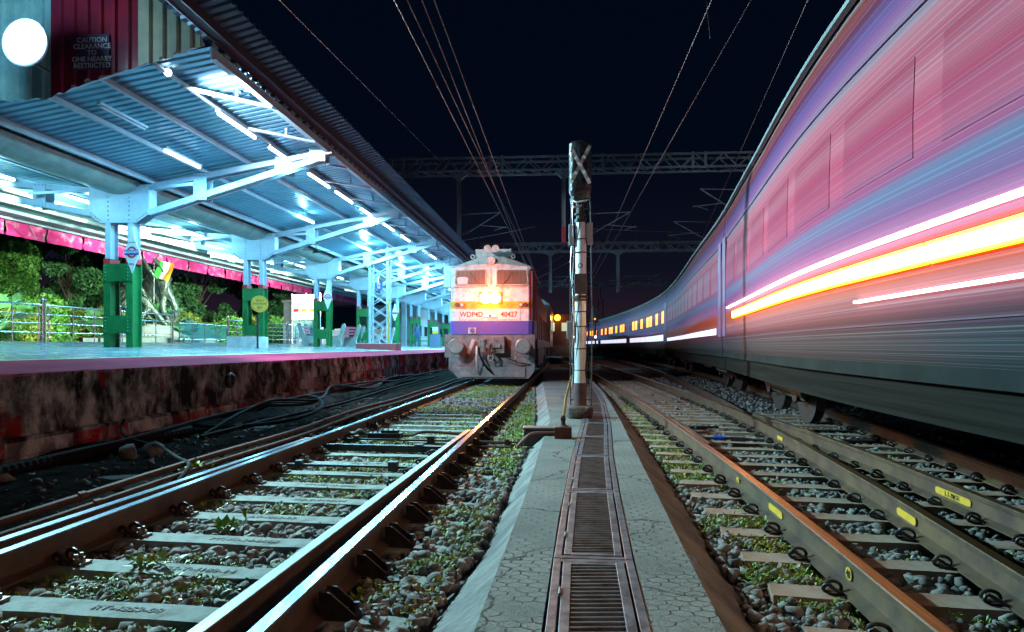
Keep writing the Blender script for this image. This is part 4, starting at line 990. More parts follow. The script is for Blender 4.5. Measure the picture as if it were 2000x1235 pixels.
# ---- stainless fence along the garden side
def fence(x, y0, y1, label, bars=3, sub=(.33, .66), h=1.05):
    t = thing('railing', (x, (y0+y1)/2, 0), 0, label, 'railing', 'steel railing panels beside the garden')
    Z0 = fz(x); L = (y1-y0)/2
    for s_ in (-1, 1):
        b = MB(); b.cyl((0, s_*L, Z0), (0, s_*L, Z0+h+.10), .034, n=10); b.sphere((0, s_*L, Z0+h+.15), .05, 10, 6); b.build('post', M_chrome, t, sm=True)
    b = MB(); b.cyl((0, -L, Z0+h), (0, L, Z0+h), .025, n=8)
    for k in range(1, bars+1): b.cyl((0, -L, Z0+h*k/(bars+1)), (0, L, Z0+h*k/(bars+1)), .015, n=6)
    b.build('rail', M_chrome, t, sm=True)
    b = MB()
    for s_ in (-.92, -.30, .30, .92): b.cyl((0, s_*L, Z0), (0, s_*L, Z0+h), .019, n=6)
    b.build('upright', M_chrome, t, sm=True)
fy = [13.2, 16.4, 19.7, 23.2, 26.6, 27.5]
flab = ['first stainless railing panel at the left edge of the photo', 'second stainless railing panel left of the nearest column', 'third stainless railing panel behind the nearest column', 'fourth stainless railing panel in front of the soldiers statue']
for i in range(4): fence(-15.05, fy[i], fy[i+1]-.12, flab[i])
fence(-15.3, 31.5, 33.9, 'narrow stainless railing panel left of the white plinth')
fence(-15.3, 35.5, 38.4, 'stainless railing panel right of the second column', 4); fence(-15.3, 38.6, 41.6, 'stainless railing panel left of the red bench', 4)
# glass guard and chain in the gap
t = thing('glass_guard', (-15.2, 29.2, fz(-15.2)), 0, 'low green glass guard with steel posts between two railing panels', 'glass guard')
for k in range(5): b = MB(); b.cyl((0, -2.0+k, 0), (0, -2.0+k, .78), .02, n=8); b.build('post', M_chrome, t)
b = MB(); b.box(-.006, .006, -2., 2., .10, .76); gm = mat('guard_glass', (.05, .35, .30), .1); gm.node_tree.nodes['Principled BSDF'].inputs['Alpha'].default_value = .35; b.build('pane', gm, t)
b = MB(); b.cyl((0, -2, .78), (0, 2, .78), .018, n=6); b.cyl((0, -2, .14), (0, 2, .14), .012, n=6); b.build('rail', M_chrome, t)

# ---- benches
def bench_side_poly(): return [(.0, 0), (.15, 0), (.2, .1), (.33, .13), (.43, .1), (.47, 0), (.68, 0), (.76, .12), (.72, .35), (.80, .55), (.96, .98), (.98, 1.10), (.90, 1.18), (.80, 1.13), (.62, .62), (.52, .50), (.12, .50), (.02, .42)]
def bench(x, y, rz, lab, n=3, mslat=None):
    t = thing('bench', (x, y, fz(x)), rz, lab, 'bench', 'concrete ended platform benches')
    for s_ in (-.85, .85):
        b = MB(); b.prism([(p[0]-.5, p[1]) for p in bench_side_poly()], 'x', s_-.05, s_+.05); b.build('end_frame', M_conc, t, bevel=.01)
    for i in range(4): b = MB(); b.box(-.8, .8, -.42+i*.13, -.32+i*.13, .505, .535); b.build('seat_slat', mslat or M_slat, t)
    for i in range(3):
        b = MB(); z_ = .66+i*.155; y_ = .14+(z_-.6)*.40; b.bar((-.8, y_-.03, z_), (.8, y_-.03, z_), .028, .11, up=(0, .37, .93)); b.build('back_slat', mslat or M_slat, t)
bench(-13.2, 36.2, R(100), 'red slatted bench facing right behind the third column')
bench(-11.35, 36.2, R(-100), 'red slatted bench facing left between the third column and its neighbours', mslat=M_slat)
bench(-11.4, 40.6, R(-112), 'rust red slatted bench just behind the red one with its back turned', mslat=M_slat_b)
bench(-11.2, 42.4, R(-120), 'rightmost rust red bench beside the lattice mast', mslat=M_slat_b)
t = thing('bench', (-10.6, 54, fz(-10.6)), 0, 'long green bench between the fifth and sixth columns', 'bench')
b = MB(); b.box(-1.4, 1.1, -.25, .25, .42, .50); b.build('seat', M_green, t); 
for s_ in (-1.0, .8): b = MB(); b.box(s_-.12, s_+.12, -.2, .2, 0, .42); b.build('leg', M_conc, t)
# ---- lattice mast with red plinth
lm = Vector((-8.75, 33.3, 0)); t = thing('lattice_mast', (lm.x, lm.y, fz(lm.x)+.2), 0, 'blue grey lattice mast rising through the canopy beside the benches', 'mast')
lg = [(-.42, -.25), (.42, -.25), (-.42, .25), (.42, .25)]
for (a_, c_) in lg: b = MB(); b.bar((a_, c_, 0), (a_, c_, 8.0), .09, .09); b.build('leg', M_steel_b, t)
b = MB(); z_ = .1
while z_ < 7.2:
    for s_ in (-.25, .25):
        b.bar((-.42, s_, z_), (.42, s_, z_+.55), .035, .02, up=(0, 1, 0)); b.bar((.42, s_+.012, z_), (-.42, s_+.012, z_+.55), .035, .02, up=(0, 1, 0))
    for s_ in (-.42, .42): b.bar((s_, -.25, z_), (s_, .25, z_+.55), .03, .02, up=(1, 0, 0))
    z_ += .6
b.build('lacing', M_steel_b, t)
t = thing('mast_plinth', (lm.x-.05, lm.y, fz(lm.x)), 0, 'low red painted plinth under the lattice mast', 'plinth')
b = MB(); b.box(-.95, .95, -.55, .5, -.05, .27); b.build('block', mat('plinth_red', (.34, .05, .06), .75, c2=(.20, .05, .06), scale=5, bump=.4), t, bevel=.015)
b = MB(); b.box(-.95, .95, -.55, .5, .271, .30); b.build('coping', mat('plinth_top', (.55, .42, .42), .7), t)
p = D(740, 559, 32.9); t = thing('indicator_board', p, 0, 'small blue board showing 88 over 18 in yellow on the lattice mast', 'indicator board')
b = MB(); b.box(-.17, .17, -.03, .03, -.16, .16); b.build('panel', M_blue, t); text('88', .17, (-.01, -.034, .075), FACE, M_yel, t); text('18', .17, (-.01, -.034, -.075), FACE, M_yel, t)
# vertical yellow stripe pole, far box, clock
b = MB(); b.cyl((-8.28, 33.0, fz(-8.3)), (-8.28, 33.0, 3.3), .03, n=8); tag(b.build('striped_pole', M_yel), 'slim yellow pole beside the lattice mast', 'pole')
p = D(850, 660, 52); t = thing('notice_box', (p.x, p.y, fz(p.x)), 0, 'dark blue grey cabinet with small coloured signs on top at the platform end', 'cabinet')
b = MB(); b.box(-.36, .36, -.25, .25, 0, .98); b.build('cabinet', mat('cabinet_slate', (.07, .10, .16), .5), t); b = MB(); b.box(-.2, .2, -.03, .03, 1.02, 1.22); b.build('yellow_sign', M_yel, t); b = MB(); b.box(-.2, .2, -.028, .028, 1.24, 1.5); b.build('white_sign', M_signw, t)
p = D(878, 541, 24.5); t = thing('hanging_clock', p, 0, 'square lit sign hanging at the canopy edge behind the locomotive', 'hanging sign')
b = MB(); b.box(-.2, .2, -.05, .05, -.38, .38); b.build('frame', M_steel_w, t, bevel=.03); b = MB(); b.box(-.13, .13, -.054, -.051, -.30, .30); b.build('face', mat('lit_sign', (.2, .7, .9), .4, emit=(.15, .7, .9), es=.8), t); b = MB(); b.cyl((0, 0, .38), (0, 0, .75), .015, n=6); b.build('hanger', M_bolt, t)
# ceiling fans seen edge on
for i, (x_, y_) in enumerate(((-9.6, 27), (-9.6, 35), (-9.6, 43.5))):
    t = thing('ceiling_fan', (x_, y_, 4.75), i*.5, 'dark ceiling fan hanging from the canopy near the %s column' % ['second', 'third', 'fourth'][i], 'ceiling fan')
    b = MB(); b.cyl((0, 0, 0), (0, 0, .6), .015, n=6); b.build('rod', M_bolt, t); b = MB(); b.cyl((0, 0, -.08), (0, 0, .04), .12, n=14); b.build('motor', M_black, t)
    for k in range(3): b = MB(); a = k*2.094; b.bar((.1*math.cos(a), .1*math.sin(a), -.03), (.62*math.cos(a), .62*math.sin(a), -.03), .13, .01); b.build('blade', M_black, t)

# ---- people far down the platform
def person(x, y, z, hgt, rz, lab, shirt, trouser, pose=0):
    t = thing('person', (x, y, z), rz, lab, 'person', None)
    k = hgt/1.72; me = bpy.data.meshes.new('body'); 
    V = [(0, 0, .92), (0, 0, 1.15), (0, 0, 1.40), (0, 0, 1.50), (0, .01, 1.58), (0, .015, 1.67), (-.09, 0, .86), (-.11, .03, .48), (-.12, 0, .08), (-.12, -.14, .03), (.09, 0, .86), (.12, -.05, .48), (.12, .05, .08), (.12, -.09, .03), (-.19, 0, 1.41), (-.24, .02, 1.12), (-.22, -.08, .88), (-.21, -.12, .80), (.19, 0, 1.41), (.25, .0, 1.12), (.24, -.10, .90), (.23, -.14, .82)]
    E = [(0, 1), (1, 2), (2, 3), (3, 4), (4, 5), (0, 6), (6, 7), (7, 8), (8, 9), (0, 10), (10, 11), (11, 12), (12, 13), (2, 14), (14, 15), (15, 16), (16, 17), (2, 18), (18, 19), (19, 20), (20, 21)]
    Rr = [.14, .14, .15, .055, .09, .085, .09, .06, .045, .04, .09, .06, .045, .04, .065, .045, .034, .03, .065, .045, .034, .03]
    me.from_pydata([(a*k, b_*k, c*k) for a, b_, c in V], E, []); o = bpy.data.objects.new('body', me); COL.objects.link(o); o.parent = t
    sk = o.modifiers.new('skin', 'SKIN'); me.skin_vertices.new() if not me.skin_vertices else None
    for v, r_ in zip(me.skin_vertices[0].data, Rr): v.radius = (r_*k, r_*k*.8)
    me.skin_vertices[0].data[0].use_root = True
    sb = o.modifiers.new('sub', 'SUBSURF'); sb.levels = 1; sb.render_levels = 1; me.materials.append(shirt)
    b = MB(); b.sphere((0, .03*k, 1.66*k), .10*k, 10, 7, (.85, 1, .95)); b.build('hair', M_black, t, sm=True)
p = D(815, 672, 50); person(p.x, p.y, fz(p.x), 1.62, .3, 'person in dark blue clothes standing between the sixth and seventh columns', mat('navy_cloth', (.03, .06, .14), .8), None)
# ================================================================ GARDEN AND BUILDINGS BEHIND
def leaf_cloud(n, centers, radii, L, m_name, m, flat=.5):
    c = np.array(centers); r_ = np.array(radii); p = r_**2; idx = rng.choice(len(c), n, p=p/p.sum())
    d = rng.normal(size=(n, 3)); d /= np.linalg.norm(d, axis=1)[:, None]; rad = r_[idx]*rng.uniform(.55, 1.05, n)**.6
    P = c[idx]+d*rad[:, None]*np.array([1, 1, .8])
    Rm = rand_rot(n); ln = L*rng.uniform(.6, 1.3, n)
    q = np.array([[-.5, 0, 0], [0, .22, .05], [.5, 0, 0], [0, -.22, .05]])
    v = np.einsum('nij,kj->nki', Rm, q)*ln[:, None, None]+P[:, None, :]
    return raw_mesh(m_name, v.reshape(-1, 3), np.arange(4*n).reshape(-1, 4), m)
def tree_proto(kind, seed, hgt, wid, m, n=9000, L=.22, trunk=.16):
    rr = random.Random(seed); cs = []; rs = []
    tb = MB(); tb.tube([(0, 0, 0), (.1, .05, hgt*.3), (-.05, .1, hgt*.6), (0, 0, hgt*.85)], [trunk, trunk*.8, trunk*.5, trunk*.15], 8)
    for i in range(26):
        z = rr.uniform(.22, 1.)*hgt; t = z/hgt; w_ = wid*(.5+.5*math.sin(min(1, t*1.1)*math.pi*.85))*(1-.35*t); a = rr.uniform(0, 6.28); d = rr.uniform(.2, .8)*w_
        p = (d*math.cos(a), d*math.sin(a), z); cs.append(p); rs.append(rr.uniform(.22, .5)*wid*.55)
        tb.tube([(0, 0, z*.6), ((p[0])*.5, p[1]*.5, z*.8), p], [trunk*.35, trunk*.2, trunk*.06], 5)
    return tb.data('trunk', M_bark, True), leaf_cloud(n, cs, rs, L, 'crown', m)
TP = [tree_proto('a', 1, 7., 3.4, M_leafd, 11000, .26), tree_proto('b', 2, 6., 3.2, M_leafm, 11000, .24), tree_proto('c', 5, 8.5, 3.8, M_leafd, 13000, .26)]
BP = [leaf_cloud(6500, [(rng.uniform(-1, 1), rng.uniform(-1, 1), rng.uniform(.3, 1.3)) for _ in range(12)], rng.uniform(.4, .8, 12), .17, 'foliage', M_leafm), leaf_cloud(6500, [(rng.uniform(-1, 1), rng.uniform(-1, 1), rng.uniform(.3, 1.6)) for _ in range(12)], rng.uniform(.35, .7, 12), .16, 'foliage', M_leafy)]
def stem_mesh():
    b = MB()
    for i in range(9):
        a = i*.7; b.tube([(0, 0, 0), (.3*math.cos(a), .3*math.sin(a), .6), (.8*math.cos(a), .8*math.sin(a), 1.2)], [.03, .02, .008], 5)
    return b.data('stem', M_bark)
STEM = stem_mesh()
def tree(i, x, y, s, rz, lab, cat='tree', z=1.05):
    t = thing('broadleaf_tree', (x, y, z), rz, lab, cat, 'trees behind the platform garden'); t.scale = (s, s, s)
    part('trunk', TP[i][0], t, (0, 0, 0)); part('crown', TP[i][1], t, (0, 0, 0))
side_n = ['first', 'second', 'third', 'fourth', 'fifth', 'sixth', 'seventh', 'eighth', 'ninth', 'tenth', 'eleventh', 'twelfth', 'thirteenth', 'fourteenth']
tr = [(2, -34, 27, 1.05), (0, -30, 31, 1.05), (1, -29.5, 36, .9), (2, -36, 38, 1.1), (0, -31, 42.5, 1.1), (2, -30, 49, 1.0), (0, -29.5, 56, 1.15), (2, -25, 64, 1.), (0, -27, 74, 1.0), (2, -38, 84, 1.2), (1, -33, 24, 1.), (0, -40, 45, 1.3), (2, -38, 56, 1.3)]
for k, (i, x_, y_, s_) in enumerate(tr):
    tree(i, x_, y_, s_, k*1.3, '%s dark leafy tree behind the garden counted from the left edge of the photo' % side_n[k] if k < 10 else ['tree with lighter leaves at the far left behind the palms', 'tall dark tree deep behind the statue', 'tall dark tree deep behind the second column'][k-10])
bu = [(0, -22.5, 22, 1.1), (1, -21, 25.5, 1.0), (0, -23.6, 27, 1.2), (0, -19.8, 23.2, .7), (0, -24.5, 31, 1.35), (1, -24.5, 35.5, 1.3), (1, -24, 39.5, 1.35), (1, -23.6, 43.5, 1.25), (0, -21.6, 38, .9), (0, -20.4, 42, 1.), (0, -20.2, 47, 1.15), (1, -22.8, 48.5, 1.3), (0, -21.5, 53, 1.2), (0, -19.5, 33.8, .6), (0, -18.4, 36, .55), (0, -18, 40, .6)]
bl = ['bushy shrub at the left edge behind the railing', 'yellow green shrub left of the nearest column', 'tall shrub behind the left palms', 'low shrub just behind the first railing panel', 'dense shrub between the nearest column and the statue', 'yellow leaved shrub just right of the statue', 'bright yellow green shrub behind the fan palm', 'yellow green shrub in the gap before the second column', 'low green shrub behind the glass guard', 'green shrub right of the glass guard', 'green shrub left of the second column', 'yellow tinted shrub behind the second column', 'green shrub right of the second column', 'small shrub at the foot of the statue', 'small shrub right of the statue rocks', 'small shrub behind the narrow railing panel']
for k, (i, x_, y_, s_) in enumerate(bu):
    t = thing('shrub', (x_, y_, 1.05), k*2.1, bl[k], 'shrub', 'shrubs in the platform garden'); t.scale = (s_, s_, s_*1.05); part('foliage', BP[i], t, (0, 0, 0)); part('stem', STEM, t, (0, 0, 0))
# fan palms
def palm_parts(seed, n=13, stem=.5, L=.95):
    rr = random.Random(seed); out = []
    for i in range(n):
        b = MB(); a = i*2.4; el = rr.uniform(.25, 1.25); d = Vector((math.cos(a)*math.cos(el), math.sin(a)*math.cos(el), math.sin(el))); base = d*(L*rr.uniform(.7, 1.1))+Vector((0, 0, stem))
        b.tube([(0, 0, stem*.8), base*.6+Vector((0, 0, .1)), base], [.018, .012, .009], 5)
        s_ = d.cross(Vector((0, 0, 1))).normalized(); u = s_.cross(d).normalized()
        for k in range(17):
            f = -1.25+2.5*k/16; q = (d*math.cos(f)+s_*math.sin(f)); q = q.normalized(); tip = base+q*L*rr.uniform(.55, .68)+Vector((0, 0, -.12*rr.random())); wv = q.cross(u).normalized()*.028
            mid = base+q*L*.38+u*.02; b.add([base, mid+wv, tip, mid-wv], [(0, 1, 2, 3)])
        out.append(b)
    return out
def palm(x, y, s, seed, lab, stem=.5, n=13):
    t = thing('fan_palm', (x, y, 1.1), 0, lab, 'fan palm', 'fan palms in the platform garden'); t.scale = (s, s, s)
    for b in palm_parts(seed, n, stem): b.build('frond', M_palm, t)
    b = MB(); b.cyl((0, 0, 0), (0, 0, stem), .07, .05, 8); b.build('trunk', M_bark, t)
palm(-17.3, 15.8, 1.15, 1, 'large fan palm behind the first railing panel at the left edge')
palm(-17.0, 18.6, 1.15, 2, 'spreading fan palm left of the nearest column')
palm(-19.9, 21.2, 1.2, 3, 'taller fan palm raising one fan above the others', 1.4, 9)
palm(-18.0, 21.4, 1.0, 4, 'fan palm directly left of the nearest column'); palm(-16.6, 24.4, .7, 5, 'small palm seen through the legs of the nearest column')
palm(-19.0, 32.2, 1.15, 6, 'pale fan palm right of the statue', .7, 12); palm(-16.4, 29.7, .6, 7, 'small palm behind the glass guard'); palm(-17.2, 14.2, .9, 9, 'palm half cut off by the left edge of the photo')

# ---- soldiers statue
st = thing('soldiers_statue', (0, 0, 0), 0, 'bronze statue group of soldiers straining upward on a rocky base', 'statue')
c0 = D(292, 668, 33.); st.location = (c0.x, c0.y, 1.15)
def figure(off, V, rz, k=1.):
    me = bpy.data.meshes.new('figure')
    names = V; E = [(0, 1), (1, 2), (2, 3), (3, 4), (0, 5), (5, 6), (6, 7), (7, 8), (0, 9), (9, 10), (10, 11), (11, 12), (2, 13), (13, 14), (14, 15), (15, 16), (2, 17), (17, 18), (18, 19), (19, 20)]
    Rr = [.22, .22, .25, .10, .15, .18, .15, .11, .09, .18, .15, .11, .09, .14, .11, .085, .08, .14, .11, .085, .08]
    me.from_pydata([(a*k, b*k, c*k) for a, b, c in V], E, []); o = bpy.data.objects.new('figure', me); COL.objects.link(o); o.parent = st; o.location = off; o.rotation_euler = (0, 0, rz)
    o.modifiers.new('skin', 'SKIN')
    for v, r_ in zip(me.skin_vertices[0].data, Rr): v.radius = (r_*k, r_*k*.85)
    me.skin_vertices[0].data[0].use_root = True; sb = o.modifiers.new('sub', 'SUBSURF'); sb.levels = 2; sb.render_levels = 2; me.materials.append(M_bronze)
    b = MB(); h = V[4]; b.sphere((h[0]*k, h[1]*k, h[2]*k+.09*k), .17*k, 12, 8, (1, 1.1, .8)); hh = b.build('helmet', M_bronze, o, sm=True)
stand = [(0, 0, .95), (.05, 0, 1.2), (.1, 0, 1.5), (.13, -.02, 1.66), (.15, -.04, 1.80), (-.1, 0, .88), (-.25, -.1, .5), (-.38, 0, .08), (-.40, -.16, .02), (.12, 0, .88), (.28, 0, .5), (.30, .05, .08), (.31, -.12, .02), (-.12, 0, 1.5), (-.32, -.1, 1.75), (-.45, -.15, 2.05), (-.47, -.16, 2.13), (.28, 0, 1.48), (.42, -.1, 1.25), (.30, -.25, 1.1), (.26, -.28, 1.08)]
lean = [(0, 0, .9), (-.15, 0, 1.12), (-.32, 0, 1.38), (-.40, -.02, 1.5), (-.48, -.04, 1.62), (-.08, 0, .84), (-.35, -.1, .55), (-.2, 0, .1), (-.36, -.08, .03), (.14, 0, .84), (.40, 0, .5), (.66, .05, .12), (.60, -.12, .04), (-.48, 0, 1.36), (-.62, -.1, 1.10), (-.80, -.1, .95), (-.86, -.1, .93), (-.18, 0, 1.42), (-.3, -.15, 1.7), (-.48, -.2, 1.95), (-.5, -.2, 2.03)]
reach = [(0, 0, 1.0), (-.08, 0, 1.28), (-.16, 0, 1.56), (-.20, -.02, 1.72), (-.24, -.04, 1.86), (-.1, 0, .92), (-.14, -.12, .5), (.04, 0, .08), (-.1, -.12, .02), (.12, 0, .92), (.30, 0, .5), (.26, .05, .06), (.2, -.12, .02), (-.34, 0, 1.56), (-.55, -.1, 1.85), (-.72, -.1, 2.16), (-.74, -.1, 2.24), (.02, 0, 1.58), (-.12, -.15, 1.92), (-.35, -.2, 2.2), (-.38, -.2, 2.28)]
figure((-1.30, .0, .75), stand, .3, 1.15); figure((-.35, -.3, .75), lean, -.1, 1.2); figure((.15, .1, .95), reach, .1, 1.25); figure((.85, .0, .95), reach, .35, 1.3); figure((-.35, .5, 1.35), reach, .2, 1.2); figure((.35, -.5, .7), lean, .5, 1.0)
b = MB(); b.tube([(-1.0, -.1, 2.2), (.5, -.1, 4.1)], .035, 8); b.build('rifle', M_bronze, st)
V_, F_ = ico(3); vv = V_*np.array([1.9, 1.1, .62]); vv = vv+np.array([[.10*mnoise.noise(Vector(p)*2.1) for _ in range(3)] for p in vv])*2.2; vv[:, 2] += .35
o = bpy.data.objects.new('rock_base', raw_mesh('rock_base', vv, F_, M_rock)); COL.objects.link(o); o.parent = st
b = MB(); b.box(-2.3, 2.6, -1.3, 1.3, -.1, .28); b.build('plinth', mat('plinth_stone', (.16, .22, .24), .6, c2=(.26, .32, .33), scale=5), st)
b = MB(); b.prism([(.6, .3), (3.0, .3), (1.2, 1.3)], 'y', .9, 1.0); b.build('ramp', mat('ramp_blue', (.02, .07, .09), .6), st)
# flag
fp = D(318, 530, 32.6); t = thing('flag', fp, 0, 'green, white and orange flag waving above the statue', 'flag')
for i, (mm, nm) in enumerate(((mat('flag_green', (.03, .45, .04), .7), 'green_stripe'), (mat('flag_white', (.7, .68, .66), .7), 'white_stripe'), (mat('flag_orange', (.75, .28, .01), .7), 'orange_stripe'))):
    b = MB(); vs = []; n = 5
    for a_ in range(n+1):
        for c_ in range(n+1):
            u = (i+a_/n)*.24-.36; v = c_/n
            vs.append((u-.06+.24*(1-v)+.04*math.sin(v*4), .05*math.sin(u*9+v*3), (.5-v)*.80*(1-.22*abs(u-.1))-.25*(u+.1)+.05))
    b.add(vs, [(a_*(n+1)+c_, (a_+1)*(n+1)+c_, (a_+1)*(n+1)+c_+1, a_*(n+1)+c_+1) for a_ in range(n) for c_ in range(n)]); b.build(nm, mm, t, sm=True)
b = MB(); b.cyl((-.42, 0, -1.5), (-.40, 0, .65), .02, n=8); b.build('pole', M_chrome, t)
# ---- notice board with glazed panels
nb = D(594, 676, 44); t = thing('notice_board', (nb.x, nb.y, fz(-15)), R(-18), 'white notice board with red and orange lettering over glazed blue panels', 'notice board')
b = MB(); b.box(-.9, 1.2, -.06, .06, 1.45, 2.35); b.box(-.9, 1.2, -.05, .05, 2.4, 2.95); b.build('board', mat('board_cream', (.72, .66, .62), .6), t)
b = MB(); b.bar((-.95, 0, 3.02), (1.25, 0, 2.98), .08, .06)
for x_ in (-.9, .15, 1.2): b.cyl((x_, 0, 0), (x_, 0, 3.1), .035, n=8)
b.build('frame', M_white, t)
for i, x_ in enumerate((-.55, .05, .65)): b = MB(); b.box(x_-.20, x_+.20, -.068, -.062, 1.98, 2.16); b.build('text_block', mat('letter_orange', (.8, .22, .02), .5) if i else M_red, t)
for i in range(4): b = MB(); b.box(-.82+i*.5, -.38+i*.5, -.04, .04, .35, 1.42); b.build('glazed_panel', mat('glazed_blue', (.06, .24, .34), .15, c2=(.35, .5, .55), scale=5), t)
# ---- buildings
def building(x, y, z, w_, d_, h_, lab, wallm, rows, cols, win, roofm=None, rz=0):
    t = thing('station_building', (x, y, z), rz, lab, 'building')
    b = MB(); b.box(-w_/2, w_/2, -d_/2, d_/2, 0, h_); b.build('wall', wallm, t)
    b = MB(); b.box(-w_/2-.3, w_/2+.3, -d_/2-.3, d_/2+.3, h_+.003, h_+.25); b.build('roof', roofm or M_steel_b, t)
    for r_ in range(rows):
        for c_ in range(cols):
            yy = -d_/2+(c_+.5)*d_/cols; zz = 1.0+r_*2.9
            b = MB(); b.box(w_/2+.003, w_/2+.05, yy-d_/cols*.3, yy+d_/cols*.3, zz, zz+1.25); f = b.build('window', M_white, t)
            b = MB(); b.box(w_/2+.051, w_/2+.06, yy-d_/cols*.26, yy+d_/cols*.26, zz+.08, zz+1.17); b.build('pane', win, f)
M_whitewall = mat('white_plaster', (.70, .70, .72), .8, c2=(.55, .56, .60), scale=1.5)
building(-19.2, 92, 1.1, 6, 30, 4.2, 'long white station building seen beyond the far columns', M_whitewall, 1, 9, M_glass_d)
building(-28, 95, 1.0, 8, 26, 4.6, 'low dark blue building half hidden by trees behind the benches', mat('blue_wall', (.03, .07, .14), .7), 1, 6, M_glass_d)
t = thing('boundary_wall', (-17.5, 50, 1.1), 0, 'low grey stone wall with panels behind the benches', 'wall')
b = MB(); b.box(-.15, .15, -6, 6, 0, 1.15); b.build('panel', mat('lav_wall', (.16, .15, .20), .8, c2=(.10, .10, .14), scale=2), t)
for k in range(7): b = MB(); b.box(-.2, .2, -6+k*2-.15, -6+k*2+.15, 0, 1.3); b.build('pier', mat('lav_wall2', (.24, .23, .28), .8), t)
t = thing('gate_pier', (-17.4, 44.2, 1.1), 0, 'tall dark stone pier left of the notice board', 'pier')
b = MB(); b.box(-.3, .3, -.3, .3, 0, 2.7); b.box(-.36, .36, -.36, .36, 2.703, 2.85); b.build('shaft', mat('pier_stone', (.12, .11, .14), .8, c2=(.2, .19, .22), scale=4), t)
t = thing('far_shelter', (-9.5, 99, 1.0), 0, 'pale end wall closing the view under the canopy', 'wall')
b = MB(); b.box(-11, 2.2, 0, .3, 0, 4.2); b.build('panel', M_whitewall, t)

# ================================================================ THE LOCOMOTIVE
lo = thing('diesel_locomotive', (-2.22, 21.35, 0), R(0), 'white, yellow and purple diesel locomotive with its headlamp blazing beside the platform', 'locomotive')
HW = 1.27
def dirty(name, c, c2, **k): return mat(name, c, .5, c2=c2, scale=4.5, lo=.46, hi=.66, **k)
M_lw = dirty('loco_white', (.62, .58, .58), (.38, .30, .28)); M_ly = dirty('loco_yellow', (.62, .36, .01), (.40, .20, .02)); M_lp = dirty('loco_purple', (.10, .06, .36), (.14, .06, .22)); M_lg = dirty('loco_grey', (.17, .15, .155), (.09, .06, .06), bump=.3, bscale=14, bdist=.01)
M_lr = dirty('loco_red', (.50, .012, .02), (.30, .012, .02)); M_lroof = dirty('loco_roof', (.46, .42, .38), (.28, .22, .20))  # side red doubles as livery and as the red light cast there
def section(z0, z1, m, nm, y0=0, y1=2.6, hw0=HW, hw1=HW, bev=.16):
    b = MB(); vs = []
    for z_, h_ in ((z0, hw0), (z1, hw1)):
        vs += [(-h_, y1, z_), (-h_, y0+bev, z_), (-h_+bev*.35, y0+bev*.3, z_), (-h_+bev, y0, z_), (h_-bev, y0, z_), (h_-bev*.35, y0+bev*.3, z_), (h_, y0+bev, z_), (h_, y1, z_)]
    n = 8; b.add(vs, [tuple(range(n)), tuple(range(2*n-1, n-1, -1))]+[(i, (i+1) % n, (i+1) % n+n, i+n) for i in range(n)])
    return b.build(nm, m, lo, sm=False)
section(1.42, 1.82, M_lp, 'purple_band'); section(1.82, 2.19, M_lw, 'lower_white_panel'); section(2.19, 2.40, M_ly, 'yellow_band'); section(2.40, 3.42, M_lw, 'cab_front', hw1=HW-.03)
# domed cab roof
b = MB(); prof = [(-1.24, 3.42), (-1.13, 3.50), (-.45, 3.78), (-.2, 3.82), (.2, 3.82), (.45, 3.78), (1.13, 3.50), (1.24, 3.42)]
vs = [(x_, .02, 3.42+(z_-3.42)*.0) for x_, z_ in prof]; vs = []
for y_, s_ in ((.0, .25), (.22, .86), (.5, 1.), (2.6, 1.)):
    for x_, z_ in prof: vs.append((x_*(.99 if y_ < .1 else 1), y_, 3.421+(z_-3.42)*s_))
n = len(prof); b.add(vs, [(j*n+i, j*n+i+1, (j+1)*n+i+1, (j+1)*n+i) for j in range(3) for i in range(n-1)]+[tuple(range(n)), tuple(range(4*n-1, 3*n-1, -1))]); b.build('cab_roof', M_lroof, lo)
# long hood behind
b = MB(); b.box(-1.16, 1.16, 2.61, 19, 1.3, 3.1); b.build('long_hood', M_lr, lo); b = MB(); b.prism([(-1.16, 3.105), (1.16, 3.105), (.7, 3.6), (-.7, 3.6)], 'y', 2.61, 19); b.build('hood_roof', M_lroof, lo)
b = MB(); b.box(-1.3, 1.3, 2.0, 20, 1.0, 1.29); b.build('footplate', M_lg, lo)
for i in range(9): b = MB(); b.cyl((1.27, 3.2+i*1.9, 1.3), (1.27, 3.2+i*1.9, 2.2), .02, n=6); b.build('handrail_post', M_yel, lo)
b = MB(); b.box(1.272, 1.284, .3, 2.5, 1.83, 3.3); b.build('red_side_panel', M_lr, lo); b = MB(); b.box(1.285, 1.31, 1.0, 1.6, 1.9, 3.2); b.build('cab_door', M_lr, lo)  # red here stands for the red light on the cab's right side
b = MB(); b.prism([(1.135, -.006), (1.20, .035), (1.276, .15), (1.268, .155), (1.19, .04), (1.135, 0)], 'z', 1.84, 3.36); b.build('red_corner', M_lr, lo)  # added strip paints the red light along the cab corner
